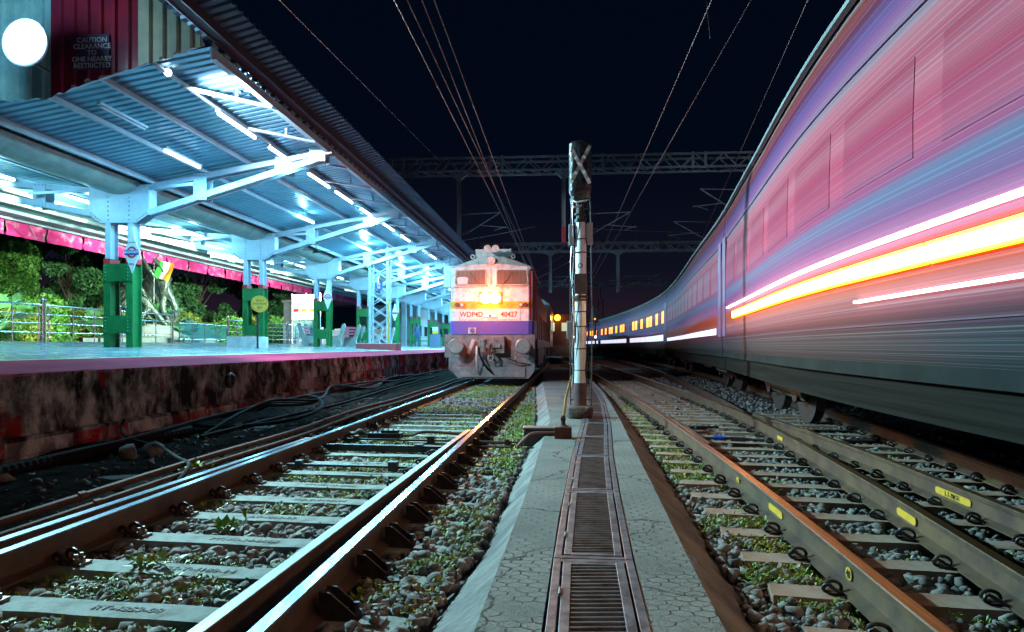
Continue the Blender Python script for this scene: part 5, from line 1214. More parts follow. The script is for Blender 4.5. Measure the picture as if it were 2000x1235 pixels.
# windscreens
M_screen = mat('loco_windscreen', (.10, .06, .045), .2, c2=(.22, .12, .08), scale=6, stretch=(14, 1, .4), spec=.7)
for sx in (-1, 1):
    b = MB(); x0, x1 = (.16, 1.10); pts = [(x0, 2.90), (x1-.06, 2.90), (x1, 2.96), (x1-.04, 3.34), (x0+.03, 3.36), (x0, 3.30)]; b.prism([(sx*a_, z_) for a_, z_ in pts], 'y', -.012, .02); ws_ = b.build('windscreen', M_screen, lo)
    b = MB(); ring = pts+[pts[0]]
    for p, q in zip(ring[:-1], ring[1:]): b.bar((sx*p[0], -.02, p[1]), (sx*q[0], -.02, q[1]), .03, .03, up=(0, 1, 0))
    b.build('window_frame', M_lroof, lo)
    b = MB()
    for k in range(22): xx = sx*(x0+.05+k*.040); b.cyl((xx, -.035, 2.94), (xx, -.035, 3.33), .0045, n=4)
    b.build('window_grille', mat('grille_wire', (.42, .34, .28), .4, metal=.5), lo)
    b = MB(); b.box(min(sx*.1, sx*1.14), max(sx*.1, sx*1.14), -.07, 0, 2.84, 2.862); b.build('window_ledge', M_lroof, lo)
    # marker lamps
    b = MB(); b.box(min(sx*.78, sx*1.12), max(sx*.78, sx*1.12), -.03, 0, 2.20, 2.40); b.build('marker_panel', M_ly, lo)
    for xx, mm in ((.88, mat('marker_white', (.6, .5, .42), .3)), (1.02, mat('marker_red', (.22, .03, .02), .3))):
        b = MB(); b.cyl((sx*xx, -.06, 2.30), (sx*xx, -.03, 2.30), .068, n=18); b.build('marker_rim', M_bolt, lo); b = MB(); b.cyl((sx*xx, -.066, 2.30), (sx*xx, -.061, 2.30), .052, n=18); b.build('marker_lens', mm, lo)
    # buffers
    bx = sx*.985; b = MB(); b.cyl((bx, -.55, 1.06), (bx, .1, 1.06), .11, n=16); b.cyl((bx, -.15, 1.06), (bx, .0, 1.06), .17, n=16); b.build('buffer_shank', M_lg, lo)
    b = MB(); b.tube([(bx, -.62, 1.06), (bx, -.60, 1.06), (bx, -.56, 1.06)], [.20, .232, .232], 24); b.build('buffer_head', mat('buffer_face', (.33, .27, .25), .4, metal=.3, c2=(.22, .15, .13), scale=4), lo)
    b = MB(); b.torus((bx, -.59, 1.06), .222, .012, 28, 6, axis='y'); b.build('buffer_rim', M_bolt, lo)
b = MB(); b.prism([(-1.02, 2.93), (-.72, 2.93), (-.70, 3.10), (-.76, 3.14), (-.98, 3.14), (-1.04, 3.10)], 'y', -.022, -.014); b.build('seat_cover', M_signw, lo)
for sx in (-1, 1): b = MB(); b.bar((sx*.35, -.05, 2.88), (sx*.62, -.05, 3.26), .014, .01, up=(0, 1, 0)); b.build('wiper', M_black, lo); b = MB(); b.cyl((sx*1.22, -.05, 2.45), (sx*1.22, -.05, 3.3), .012, n=6); b.build('handrail', M_bolt, lo)
b = MB(); b.bar((-.02, -.012, 2.9), (-.02, -.012, 3.4), .05, .02, up=(0, 1, 0)); b.build('centre_rib', M_lroof, lo)
b = MB(); b.cyl((.0, -.05, 3.62), (0, .25, 3.62), .12, n=18); b.build('upper_lamp_hood', M_lroof, lo)
for x_ in (-.12, .12):
    b = MB(); b.tube([(x_, -.02, 3.98), (x_, .1, 3.98), (x_, .35, 3.97)], [.115, .06, .035], 16); b.build('horn', M_lroof, lo)
b = MB(); b.box(-.55, .55, .6, 1.4, 3.80, 4.05); b.build('roof_box', M_lroof, lo)
for sx in (-1, 1): b = MB(); b.torus((sx*.62, .45, 3.80), .055, .02, 14, 6, axis='y'); b.build('lifting_eye', M_lroof, lo)
# headlamp
b = MB(); b.box(-.38, .32, -.05, 0, 2.33, 2.68); b.build('headlamp_case', M_ly, lo, bevel=.03)
for x_ in (-.165, .105): b = MB(); b.cyl((x_, -.075, 2.50), (x_, -.051, 2.50), .165, n=24); b.build('headlamp', E_head, lo)
# numbers
M_num = mat('number_red', (.50, .025, .012), .5); M_numplate = mat('number_plate', (.68, .60, .56), .5)
for x0, x1, z0, z1 in ((-.92, -.28, 1.86, 2.14), (.20, .86, 1.86, 2.14)): b = MB(); b.box(x0, x1, -.012, -.001, z0, z1); b.build('number_plate', M_numplate, lo)
text('WDP4D', .22, (-.60, -.016, 2.01), FACE, M_num, lo, 'number_lettering', .002, sx=.9); text('40427', .22, (.53, -.016, 2.01), FACE, M_num, lo, 'number_lettering', .002, sx=.9)
b = MB(); b.box(-.26, .18, -.02, -.001, 1.93, 2.02); b.build('emblem_plate', M_signw, lo); b = MB(); b.cyl((-.04, -.028, 1.975), (-.04, -.021, 1.975), .035, n=14); b.build('emblem', M_red, lo)
b = MB(); b.box(-.70, -.46, -.03, -.001, 1.44, 1.62); b.build('socket_box', M_lroof, lo); b = MB(); b.cyl((-.57, -.045, 1.53), (-.57, -.031, 1.53), .075, n=16); b.build('socket_cap', M_lp, lo)
# lower front
b = MB(); b.box(-1.42, 1.30, .02, .3, .72, 1.415); b.build('buffer_beam', M_lg, lo, bevel=.01)
b = MB(); pts = [(-1.28, .72), (1.30, .72), (1.30, .34), (1.12, .10), (-.98, .10), (-1.28, .38)]; b.prism(pts, 'y', -.06, .02); b.build('plough_plate', M_lg, lo)
b = MB(); b.prism([(-1.06, .44), (1.02, .44), (1.02, .14), (-.9, .14)], 'y', -.10, -.062); b.build('plough_strip', mat('plough_strip_m', (.24, .22, .22), .5, metal=.3, c2=(.14, .12, .12), scale=5, bump=.3), lo, bevel=.008)
b = MB(); b.box(.04, .42, -.28, .015, .85, 1.36); b.build('draft_box', M_lg, lo, bevel=.015)
b = MB(); b.cyl((-.20, -.30, .90), (-.20, -.30, 1.22), .10, n=16); b.cyl((-.20, -.3, 1.22), (-.2, -.3, 1.26), .12, n=16); b.box(-.32, .3, -.36, -.1, 1.02, 1.12); b.build('coupler_body', mat('coupler_steel', (.30, .27, .25), .4, metal=.5, c2=(.18, .12, .10), scale=8), lo)
for k in range(5): b = MB(); b.torus((-.0+.03*k, -.40, 1.10-.1*k), .05, .02, 12, 6, axis='y' if k % 2 else 'x'); b.build('chain_link', M_bolt, lo)
b = MB(); b.torus((.02, -.40, .70), .075, .022, 18, 6, axis='y'); b.tube([(-.055, -.4, .70), (-.05, -.4, .83)], .022, 6); b.tube([(.095, -.4, .70), (.085, -.4, .83)], .022, 6); b.build('hook_shackle', mat('shackle', (.42, .40, .38), .35, metal=.8), lo)
for x0, dx in ((-.42, .05), (-.34, .38)):
    b = MB(); b.tube(smooth_path([(x0, -.2, 1.05), (x0+.02, -.36, .85), (x0+dx*.5, -.34, .5), (x0+dx, -.16, .26)], 5), .032, 8); b.build('brake_hose', M_cable if dx > .1 else mat('hose_grey', (.35, .33, .32), .5), lo)
b = MB(); b.bar((-.68, -.12, .83), (-.52, -.12, 1.26), .10, .03, up=(0, 1, 0)); b.build('step_lever', mat('lever_pink', (.55, .35, .32), .5), lo, bevel=.01)
for (p, q) in (((.45, -.06, .72), (1.2, -.06, .52)), ((.6, -.06, .56), (1.2, -.06, .50)), ((.75, -.06, 1.3), (.86, -.06, .98)), ((.72, -.06, .78), (.72, -.06, .60))): b = MB(); b.tube([p, ((p[0]+q[0])/2, -.10, (p[2]+q[2])/2-.04), q], .014, 6); b.build('pipework', M_bolt, lo)
for y_ in (1.6, 3.4, 5.2, 14, 15.8, 17.6):
    for sx in (-1, 1): b = MB(); b.cyl((sx*.80, y_, .5), (sx*.93, y_, .5), .5, n=24); b.build('wheel', M_black, lo)
b = MB(); b.box(-1.15, 1.15, 6.6, 12.6, .3, .98); b.build('fuel_tank', M_lg, lo); b = MB(); b.box(-1.05, 1.05, .9, 6.2, .55, .95); b.box(-1.05, 1.05, 13.2, 18.6, .55, .95); b.build('bogie_frame', M_lg, lo)
light('headlamp_beam', 'SPOT', (-.03, -.35, 2.50), 1100, (1., .40, .10), lo, aim=(-.2, 9, -.2), angle=R(50), blend=1., radius=.2)
light('headlamp_spill', 'POINT', (-.03, -.62, 2.48), 170, (1., .15, .012), lo, radius=.15)
# coaches behind the locomotive
def plain_coach(x, y, L, rz, lab, col_m, lit=True, w_=2.6, z0=1.0, z1=3.5):
    t = thing('parked_coach', (x, y, 0), rz, lab, 'coach')
    b = MB(); b.box(-w_/2, w_/2, 0, L, z0, z1); b.build('body', col_m, t); b = MB(); b.prism([(-w_/2, z1+.003), (w_/2, z1+.003), (w_*.33, z1+.32), (-w_*.33, z1+.32)], 'y', 0, L); b.build('roof', M_coachroof, t)
    for k in range(int(L/1.8)):
        b = MB(); b.box(w_/2+.002, w_/2+.02, .7+k*1.8, 1.5+k*1.8, 2.1, 2.9); b.build('window', mat('lit_window_pale', (.6, .6, .5), .4, emit=(.55, .75, .6), es=.55) if lit and k % 3 else M_glass_d, t)
    b = MB(); b.box(-1.0, 1.0, 1, 4, .3, .98); b.box(-1.0, 1.0, L-4, L-1, .3, .98); b.box(-1.05, 1.05, 6, L-6, .45, .97); b.build('underframe', M_under, t)
plain_coach(-2.22, 42.2, 20, R(0), 'dark red coach coupled behind the locomotive', dirty('coach_dark_red', (.12, .02, .02), (.05, .015, .015)))
plain_coach(-2.5, 63, 20, R(2), 'second dark coach far behind the locomotive', dirty('coach_dark_red2', (.12, .02, .02), (.05, .015, .015)))
# second train between
sd = thing('dark_locomotive', (-.55, 52, 0), 0, 'dark distant locomotive with an orange lamp above and a white lamp beside it', 'locomotive')
b = MB(); b.box(-1.2, 1.2, 0, 16, 1.1, 2.9); b.build('body', dirty('dark_loco', (.06, .025, .02), (.03, .015, .012)), sd); b = MB(); b.prism([(-1.2, 2.903), (1.2, 2.903), (.7, 3.35), (-.7, 3.35)], 'y', 0, 16); b.build('roof', dirty('dark_loco', (.06, .025, .02), (.03, .015, .012)), sd)
b = MB(); b.box(-1.25, 1.25, -.1, 16, .3, 1.097); b.build('underframe', M_under, sd)
for sx in (-1, 1): b = MB(); b.box(min(sx*.25, sx*1.0), max(sx*.25, sx*1.0), -.02, -.002, 2.15, 2.75); b.build('windscreen', mat('lit_screen', (.4, .6, .5), .3, emit=(.35, .6, .5), es=.5), sd)
b = MB(); b.sphere((-.05, -.3, 3.1), .22, 14, 10); b.build('orange_lamp', mat('orange_glow', (1, .4, .05), .5, emit=(1., .33, .02), es=8), sd)
b = MB(); b.sphere((1.05, -.3, 1.75), .11, 14, 10); b.build('white_lamp', E_white, sd)
light('orange_lamp_light', 'POINT', (-.05, -.6, 3.1), 50, (1, .32, .04), sd, radius=.2)
light('white_lamp_light', 'POINT', (1.05, -.6, 1.75), 20, (1, .8, .75), sd, radius=.15)

# ================================================================ THE PASSING TRAIN
side = [(1.92, -9), (1.95, -3), (2.0, 1), (2.14, 6), (2.64, 10.7), (3.12, 15), (3.55, 20), (4.35, 29), (4.78, 36), (4.9, 44), (4.65, 55), (3.9, 69), (2.7, 84), (.9, 102), (-1.6, 122), (-5, 145)]
SP = smooth_path([(p[0], p[1], 0) for p in side], 14)
al = [0.]
for a_, c_ in zip(SP[:-1], SP[1:]): al.append(al[-1]+(c_-a_).length)
al = np.array(al); SX = np.array([p.x for p in SP]); SY = np.array([p.y for p in SP])
def at_s(s): return Vector((np.interp(s, al, SX), np.interp(s, al, SY), 0))
TWd = 2.75
PROF = [(0., .95), (-.015, 1.15), (-.02, 1.8), (-.02, 2.4), (.0, 3.0), (.03, 3.45), (.09, 3.68)]
ROOF = [(.09, 3.683), (.22, 3.84), (.55, 3.99), (TWd/2, 4.08), (TWd-.55, 3.99), (TWd-.22, 3.84), (TWd-.09, 3.683)]
def bx(z): return float(np.interp(z, [p[1] for p in PROF], [p[0] for p in PROF]))
def coach_frame(s0, s1, n):
    """origin, axis frames along the curve in the local space of the coach"""
    fr = []
    for i in range(n+1):
        s = s0+(s1-s0)*i/n; p = at_s(s); t_ = (at_s(s+.4)-at_s(s-.4)).normalized(); fr.append((p, Vector((t_.y, -t_.x, 0))))
    return fr
def sweep(fr, prof, o0, closed=False, capends=False):
    b = MB(); n = len(prof)
    for p, r_ in fr:
        for u, z_ in prof: q = p+r_*u-o0; b.v.append((q.x, q.y, z_))
    for i in range(len(fr)-1):
        for k in range(n if closed else n-1): k2 = (k+1) % n; b.f.append((i*n+k, i*n+k2, (i+1)*n+k2, (i+1)*n+k)); b.m.append(0)
    if capends: b.f += [tuple(range(n)), tuple((len(fr)-1)*n+k for k in range(n))]; b.m += [0, 0]
    return b
M_warmtrail = mat('ribbon_window_lit', (1, .8, .5), .3, emit=(1., .52, .16), es=15.0)  # added glow band shaped as a headlamp's light trail, no real window
M_ledge = mat('amber_trim', (1, .5, .05), .4, emit=(1., .32, .0), es=4.)  # amber fringe of the added light trail
M_strip = mat('strip_lamp_white', (1, 1, 1), .4, emit=(1., .96, .97), es=3.2)  # thin white light trail added as a glowing strip
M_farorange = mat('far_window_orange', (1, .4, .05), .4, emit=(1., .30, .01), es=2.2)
M_farwhite = mat('far_panel_white', (.8, .8, 1), .4, emit=(.75, .78, 1.), es=1.0)  # added glow band for the pale light streak along the coaches
M_tint = mat('tinted_window', (.42, .19, .25), .12, spec=.8, c2=(.34, .22, .32), scale=1, stretch=(.2, .2, 30))
labs = ['nearest coach of the train at right, striped pink, violet and teal with bright lamp strips', 'second coach of the passing train at right where the side curves away', 'third coach of the passing train with glowing orange windows', 'fourth coach of the passing train with a pale lit lower panel', 'fifth coach of the passing train far down the curve', 'last visible coach of the passing train near the far signal']
bounds = [0.3, 23.2, 43.5, 63.5, 84, 104, 126]
def band(fr, z0, z1, o0, out=.0, th=.02): return sweep(fr, [(-out, z0), (-out-th, z0), (-out-th, z1), (-out, z1)], o0, True, True)
for k in range(6):
    s0, s1 = bounds[k], bounds[k+1]-.10; o0 = at_s((s0+s1)/2)+Vector((1.2, 0, 0)); n = 84
    t = thing('passing_coach', o0, 0, labs[k], 'coach', 'coaches of the passing train'); fr = coach_frame(s0, s1, n)
    prof = PROF+[(TWd-p[0], p[1]) for p in PROF[::-1]]
    b = sweep(fr, prof, o0, True, True); b.build('body', M_livery, t, sm=True)
    sweep(fr, ROOF, o0, False).build('roof', M_coachroof, t, sm=True)
    b = MB()
    b = band(fr, 3.66, 3.70, o0, -.06, .05); b.build('cant_rail', M_coachroof, t)
    b = band(fr, 3.05, 3.066, o0, .0, .012); b.build('rain_strip', M_livery, t)
    b = band(fr, .86, .96, o0, -.02, .03); b.build('solebar', mat('solebar_grey', (.01, .013, .013), .8, spec=.1, c2=(.02, .025, .025), scale=2), t)
    b = band(fr, 1.205, 1.212, o0, .015, .010); b.build('waist_strip', M_livery, t)
    b = band(fr, .62, .855, o0, -.06, .02); b.build('skirt', mat('skirt_grey_brown', (.008, .0075, .0065), .9, c2=(.02, .019, .016), spec=.05, scale=1.2, stretch=(.3, .3, 30)), t)
    # windows: ribbon of tinted panes with the frames of the same colour
    L = s1-s0; nw = int(L/1.55)
    for i in range(nw):
        a0 = s0+.7+i*1.55; f2 = coach_frame(a0, a0+1.2, 4)
        if a0+1.2 > s1-.5: break
        lit = k >= 2 and k <= 4
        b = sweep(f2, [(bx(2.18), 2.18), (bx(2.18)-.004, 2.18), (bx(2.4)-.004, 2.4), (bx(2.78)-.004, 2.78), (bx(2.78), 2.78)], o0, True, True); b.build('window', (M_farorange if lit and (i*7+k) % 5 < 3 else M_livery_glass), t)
    if k < 5:
        for a0 in (s0+.1, s1-.6):
            f2 = coach_frame(a0, a0+.5, 2); b = band(f2, 1.25, 3.1, o0, .018, .012); b.build('door', mat('door_mauve', (.30, .12, .22), .4, c2=(.2, .14, .3), scale=1, stretch=(.2, .2, 20)), t)
    def lamps(a, c, z0, z1, nm, m, step, gap, out=.02, th=.035):  # sweeps glowing bands added as light trails, no real fittings
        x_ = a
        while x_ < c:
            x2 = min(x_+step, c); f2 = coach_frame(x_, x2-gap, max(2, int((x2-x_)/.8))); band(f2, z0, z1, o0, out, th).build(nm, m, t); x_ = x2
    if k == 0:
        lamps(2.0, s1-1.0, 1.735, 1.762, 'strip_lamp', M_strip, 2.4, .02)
        lamps(2.0, s1-1.9, 1.60-.052, 1.60+.030, 'ribbon_window', M_warmtrail, 1.6, .03)
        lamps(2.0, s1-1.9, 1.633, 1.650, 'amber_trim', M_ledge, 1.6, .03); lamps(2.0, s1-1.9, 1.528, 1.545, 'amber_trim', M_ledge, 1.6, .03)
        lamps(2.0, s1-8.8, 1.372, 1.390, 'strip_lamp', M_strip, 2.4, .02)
        # equipment boxes below the floor
    if k in (0, 1, 2): pass
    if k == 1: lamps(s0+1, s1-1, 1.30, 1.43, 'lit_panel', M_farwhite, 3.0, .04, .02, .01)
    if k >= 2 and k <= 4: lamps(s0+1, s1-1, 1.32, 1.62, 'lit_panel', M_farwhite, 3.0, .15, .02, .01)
    for j in range(6 if k < 3 else 3):
        a0 = s0+1.5+j*(L-3)/(6 if k < 3 else 3)
        if k == 0: continue
        f2 = coach_frame(a0, a0+random.uniform(1.2, 2.4), 3); sweep(f2, [(.25, .82), (.25, random.uniform(.50, .6)), (1.6, .6), (1.6, .82)], o0, True, True).build('equipment_box', M_under, t)
    for a0 in ((s0+18.2, ) if k == 0 else (s0+2.2, s1-5.0)):
        f2 = coach_frame(a0, a0+2.9, 4); sweep(f2, [(.56, .36), (.50, .44), (.50, .78), (.62, .8)], o0, True, True).build('bogie_frame', M_under, t)
        for dd in (.35, 2.45):
            p = at_s(a0+dd)-o0; r_ = Vector((1, 0, 0)); b = MB(); b.cyl((p.x+.66, p.y, .44), (p.x+.78, p.y, .44), .40, n=24); b.cyl((p.x+.50, p.y, .44), (p.x+.66, p.y, .44), .12, n=12); b.build('wheel', M_black, t)
    if k == 0:
        b = MB(); f2 = coach_frame(s0, s1, n); sweep(f2, [(1.0, .86), (1.0, .45), (1.9, .45), (1.9, .86)], o0, True, True).build('centre_sill', M_under, t)
# foundation block below the train
P = G(1890, 838, -.22); t = thing('foundation_block', (P.x, P.y, -.25), 0, 'square concrete foundation block with a bolt on top near the right edge', 'foundation block')
b = MB(); b.box(-.32, .32, -.3, .3, 0, .36); b.build('block', M_stone_blk, t, bevel=.02); b = MB(); b.cyl((0, 0, .36), (0, 0, .47), .03, n=8); b.build('bolt', M_bolt, t)

# ================================================================ SIGNAL POST
sg = G(1133, 816, 0); SGY = sg.y
sig = thing('signal_post', (sg.x, sg.y, .16), 0, 'tall silver signal post with a bagged signal head crossed by tape', 'signal post')
b = MB(); n = 12
b.cyl((0, 0, .0), (0, 0, .36), .098, n=20); b.build('lower_sleeve', mat('sleeve_black_red', (.03, .035, .045), .5, c2=(.16, .05, .04), scale=3), sig, sm=True)
b = MB(); b.cyl((0, 0, .36), (.015, 0, 2.75), .088, .078, 24); b.build('pole', M_alu, sig, sm=True)
for z_ in (.55, .87, 1.2, 1.42, 1.6, 1.95, 2.3, 2.5): b = MB(); b.torus((.008, 0, z_), .090, .008, 20, 5); b.build('strap', M_black, sig)
b = MB(); b.box(-.09, .10, -.115, -.08, 1.68, 1.98); b.build('number_board', mat('dark_number_board', (.05, .05, .06), .5, c2=(.12, .09, .09), scale=9), sig, bevel=.01)
b = MB(); b.torus((0, -.09, 2.10), .03, .008, 12, 5, axis='y'); b.build('cover_plate', M_bolt, sig)
# rusted collars
b = MB(); b.cyl((0, 0, 1.62), (0, 0, 1.66), .125, n=20); b.cyl((0, 0, 1.58), (0, 0, 1.60), .11, n=20); b.build('collar', M_rust, sig)
# side boxes
for x0, x1, z0, z1 in ((-.20, -.10, 1.02, 1.28), (-.17, -.095, 2.42, 2.72), (.10, .185, 2.42, 2.74)): b = MB(); b.box(x0, x1, -.06, .06, z0, z1); b.build('junction_box', mat('box_grey', (.34, .40, .44), .5), sig, bevel=.006)
# ladder rails and rungs at the back
for x_ in (-.14, .17): b = MB(); b.tube(smooth_path([(x_, .12, -.05), (x_*1.05, .12, 1.2), (x_*.98, .12, 2.4), (x_*.9, .12, 3.3)], 4), .009, 6); b.build('ladder_rail', M_bolt, sig)
z_ = .1
while z_ < 3.2: b = MB(); b.cyl((-.14, .12, z_), (.165, .12, z_), .007, n=5); b.build('rung', M_bolt, sig); z_ += .24
for k, (x_, w_) in enumerate(((-.125, .02), (.12, .015), (-.105, .01), (.10, .02))):
    b = MB(); pts = [(x_+w_*math.sin(i*1.7+k), -.03+.05*math.sin(i+k), .3+i*.28) for i in range(11)]; b.tube(smooth_path(pts, 4), .0065, 5); b.build('cable', M_cable if k % 2 else M_wire_g, sig)
b = MB(); b.cyl((0, 0, 2.75), (0, 0, 2.80), .085, n=18); b.cyl((0, 0, 2.80), (0, 0, 3.08), .06, n=14); b.cyl((0, 0, 2.86), (0, 0, 2.88), .09, n=14); b.build('neck', M_black, sig)
# bag: a rounded box, creased, tied at the bottom
bag = MB(); nu, nv = 40, 26; vs = []
for j in range(nv+1):
    t_ = j/nv; zz = 3.04+.94*t_
    if t_ < .18: s_ = .32+.68*(t_/.18)**.6
    elif t_ > .93: s_ = max(.02, math.sqrt(max(0, 1-((t_-.93)/.07)**2))*.15+.84*(1-(t_-.93)/.07)**.5)
    else: s_ = 1.
    for i in range(nu):
        a = 2*math.pi*i/nu; cx, cy = math.cos(a), math.sin(a)
        sq = (abs(cx)**4+abs(cy)**4)**(-.25)
        wob = 1+.05*mnoise.noise(Vector((a*2.2, zz*2.5, 1)))+.035*mnoise.noise(Vector((a*7, zz*3, 5)))
        vs.append((.165*s_*cx*sq*wob, .14*s_*cy*sq*wob, zz))
bag.add(vs, [(j*nu+i, j*nu+(i+1) % nu, (j+1)*nu+(i+1) % nu, (j+1)*nu+i) for j in range(nv) for i in range(nu)]+[tuple(range(nu)), tuple(nv*nu+i for i in range(nu))])
bag.build('signal_head_bag', M_bag, sig, sm=True)
for a_, c_ in (((-.125, 3.80), (.14, 3.30)), ((.14, 3.85), (-.135, 3.32))):
    b = MB(); P0 = Vector((a_[0], 0, a_[1])); P1 = Vector((c_[0], 0, c_[1])); dr = (P1-P0).normalized(); nr = Vector((-dr.z, 0, dr.x))*.026; vs = []
    for i in range(15):
        p = P0.lerp(P1, i/14); yy = -.163-.006*math.sin(i*2.1)-(.004 if a_[0] > 0 else 0); vs += [p+nr+Vector((0, yy, 0)), p-nr+Vector((0, yy-.003*math.cos(i*3), 0))]
    b.add(vs, [(2*i, 2*i+1, 2*i+3, 2*i+2) for i in range(14)]); b.build('tape', M_tape, sig)
b = MB(); b.tube(smooth_path([(-.12, -.10, 3.07), (-.05, -.15, 3.03), (.06, -.14, 3.05), (.12, -.05, 3.08)], 4), .010, 6); b.tube(smooth_path([(-.10, -.1, 3.12), (-.13, -.12, 3.02), (-.06, -.12, 2.96), (.02, -.1, 2.99)], 4), .012, 6); b.build('tie', M_tape, sig)
t = thing('signal_plinth', (sg.x, sg.y, 0), 0, 'rough rust brown concrete plinth under the silver signal post', 'plinth')
V_, F_ = ico(3); vv = V_.copy(); vv = np.sign(vv)*np.abs(vv)**.45; vv = vv*np.array([.19, .17, .10])+np.array([0, 0, .08]); vv += np.array([[.022*mnoise.noise(Vector(p)*18), .022*mnoise.noise(Vector(p)*17+Vector((5, 0, 0))), .012*mnoise.noise(Vector(p)*19)] for p in vv])
o = bpy.data.objects.new('block', raw_mesh('block', vv, F_, M_stone_blk)); COL.objects.link(o); o.parent = t
# far signal and far pink lattice mast
fp = D(1163, 700, 62); t = thing('far_signal', (fp.x, fp.y, -.2), 0, 'distant dark signal post with a small white lamp in front of the far coaches', 'signal post')
b = MB(); b.cyl((0, 0, 0), (0, 0, 4.4), .07, n=10); b.build('pole', M_black, t); b = MB(); b.box(-.25, .25, -.15, .1, 3.3, 4.7); b.build('head', M_black, t, bevel=.05)
b = MB(); b.sphere((0, -.15, 2.05), .10, 10, 8); b.build('lamp', E_white, t); b = MB(); b.cyl((-.05, -.2, 3.6), (-.05, -.16, 3.6), .08, n=12); b.build('amber_lens', M_farorange, t)
fp = D(1173, 640, 110); t = thing('far_lattice_mast', (fp.x, fp.y, 0), 0, 'distant reddish lattice mast above the far coaches', 'mast')
b = MB()
for a_ in (-.5, .5): b.bar((a_, 0, 0), (a_*.7, 0, 8.2), .12, .12)
for k in range(9): b.bar((-.5, 0, k*.9), (.5, 0, k*.9+.9), .08, .08)
b.bar((-.5, 0, 5.2), (5, 0, 5.2), .1, .1); b.build('lattice', mat('mast_magenta', (.42, .03, .14), .6), t)
b = MB(); b.bar((0, 0, 8.2), (0, 0, 10.5), .08, .08); b.build('finial', mat('mast_magenta', (.42, .03, .14), .6), t)

# ================================================================ OVERHEAD LINE
def gantry(y, x0, x1, zb, hh, label, tk=1.):
    t = thing('overhead_gantry', ((x0+x1)/2, y, 0), 0, label, 'gantry', 'lattice gantries over the tracks'); L = (x1-x0)/2; w_ = .45*tk
    b = MB()
    for sy in (-w_, w_):
        for z_ in (zb, zb+hh): b.bar((-L, sy, z_), (L, sy, z_), .09*tk, .09*tk)
    b.build('chords', M_mast, t)
    b = MB(); x_ = -L; k = 0; st_ = hh*1.05
    while x_ < L-st_:
        for sy in (-w_, w_): b.bar((x_, sy, zb if k % 2 else zb+hh), (x_+st_, sy, zb+hh if k % 2 else zb), .05*tk, .05*tk)
        b.bar((x_, -w_, zb), (x_+st_, w_, zb), .04*tk, .04*tk); x_ += st_; k += 1
    b.build('lacing', M_mast, t)
    for x_ in np.arange(-L+1.5, L, 4.6):
        for dx in (-.28, .28): b = MB(); b.bar((x_+dx, -w_-.01, zb-.08), (x_+dx, -w_-.01, zb+hh+.08), .12*tk, .1*tk); b.build('post', M_mast, t)

    for x_ in ((L,) if y < 50 else (-L, L)): b = MB(); b.bar((x_, 0, 0 if x_ > 0 else .9), (x_, 0, zb+hh), .35*tk, .35*tk); b.build('support_column', M_mast, t)
    return t
def drop_arm(x, y, ztop, zbot, lab, m=None, s=1.):
    t = thing('drop_arm', (x, y, zbot), 0, lab, 'drop arm', 'drop arms hanging under the gantries'); m = m or M_mast
    b = MB(); b.box(-.42*s, .42*s, -.15, .15, ztop-zbot-.13, ztop-zbot-.03); b.prism([(-.3*s, ztop-zbot-.132), (.3*s, ztop-zbot-.132), (.12*s, ztop-zbot-.3), (-.12*s, ztop-zbot-.3)], 'y', -.12, .12); b.build('head_plate', M_mast, t)
    b = MB(); b.box(-.09*s, .09*s, -.012, .012, 0, ztop-zbot-.302); b.box(-.09*s, -.07*s, -.09, .09, 0, ztop-zbot-.302); b.box(.07*s, .09*s, -.09, .09, 0, ztop-zbot-.302); b.build('arm', m, t)
def bracket(x, y, z, dirx, lab, L=1.9):
    t = thing('cantilever_bracket', (x, y, z), 0, lab, 'bracket', 'cantilever brackets holding the overhead wires'); s_ = dirx
    b = MB()
    for p, q in (((0, 0, 0), (s_*.45, 0, .12)), ((0, 0, .95), (s_*.42, 0, .95))): b.cyl(p, q, .03, n=6); [b.cyl((p[0]+(q[0]-p[0])*k/6, 0, p[2]+(q[2]-p[2])*k/6), (p[0]+(q[0]-p[0])*(k+.4)/6, 0, p[2]+(q[2]-p[2])*(k+.4)/6), .075, n=8) for k in range(1, 6)]
    b.build('insulator', M_insul, t)
    b = MB(); b.cyl((s_*.45, 0, .12), (s_*L, 0, 1.0), .024, n=6); b.cyl((s_*.42, 0, .95), (s_*L, 0, 1.0), .018, n=6); b.cyl((s_*.9, 0, .42), (s_*(L+.3), 0, .30), .018, n=6); b.cyl((s_*(L+.25), 0, .34), (s_*(L-.3), 0, .16), .012, n=5); b.build('tube_frame', M_mast, t)
Y1, Y2 = 33.3, 57.
zb1 = H+(676-337)*Y1/F+.02; gantry(Y1, -9.3, 12.5, zb1, .60, 'nearest lattice gantry crossing the dark sky behind the signal post')
zb2 = H+(676-492)*Y2/F; gantry(Y2, -13, 14.5, zb2, .62, 'second lattice gantry farther down the tracks', 1.)
zb3 = H+(676-560)*96/F; gantry(96., -11, 19, zb3, .7, 'third and faintest lattice gantry in the far distance', 1.1)
a = D(895, 340, Y1); drop_arm(a.x, Y1, zb1, D(895, 462, Y1).z, 'drop arm under the nearest gantry above the locomotive')
a = D(1101, 345, Y1); drop_arm(a.x, Y1, zb1, D(1101, 473, Y1).z, 'drop arm with a red lower end just left of the bagged signal', M_mast)
b = MB(); bb = D(1101, 473, Y1-.2); b.box(bb.x-.095, bb.x+.095, Y1-.12, Y1+.12, bb.z-.01, bb.z+.72); tag(b.build('red_sleeve', M_red), 'bright red sleeve on the lower end of the drop arm', 'sleeve')  # red box paints in the red light on the arm's lower end
for px, lab in ((1075, 'left drop arm under the second gantry'), (1206, 'right drop arm under the second gantry')):
    a = D(px, 492, Y2); drop_arm(a.x, Y2, zb2, D(px, 572, Y2).z, lab, s=1.3)
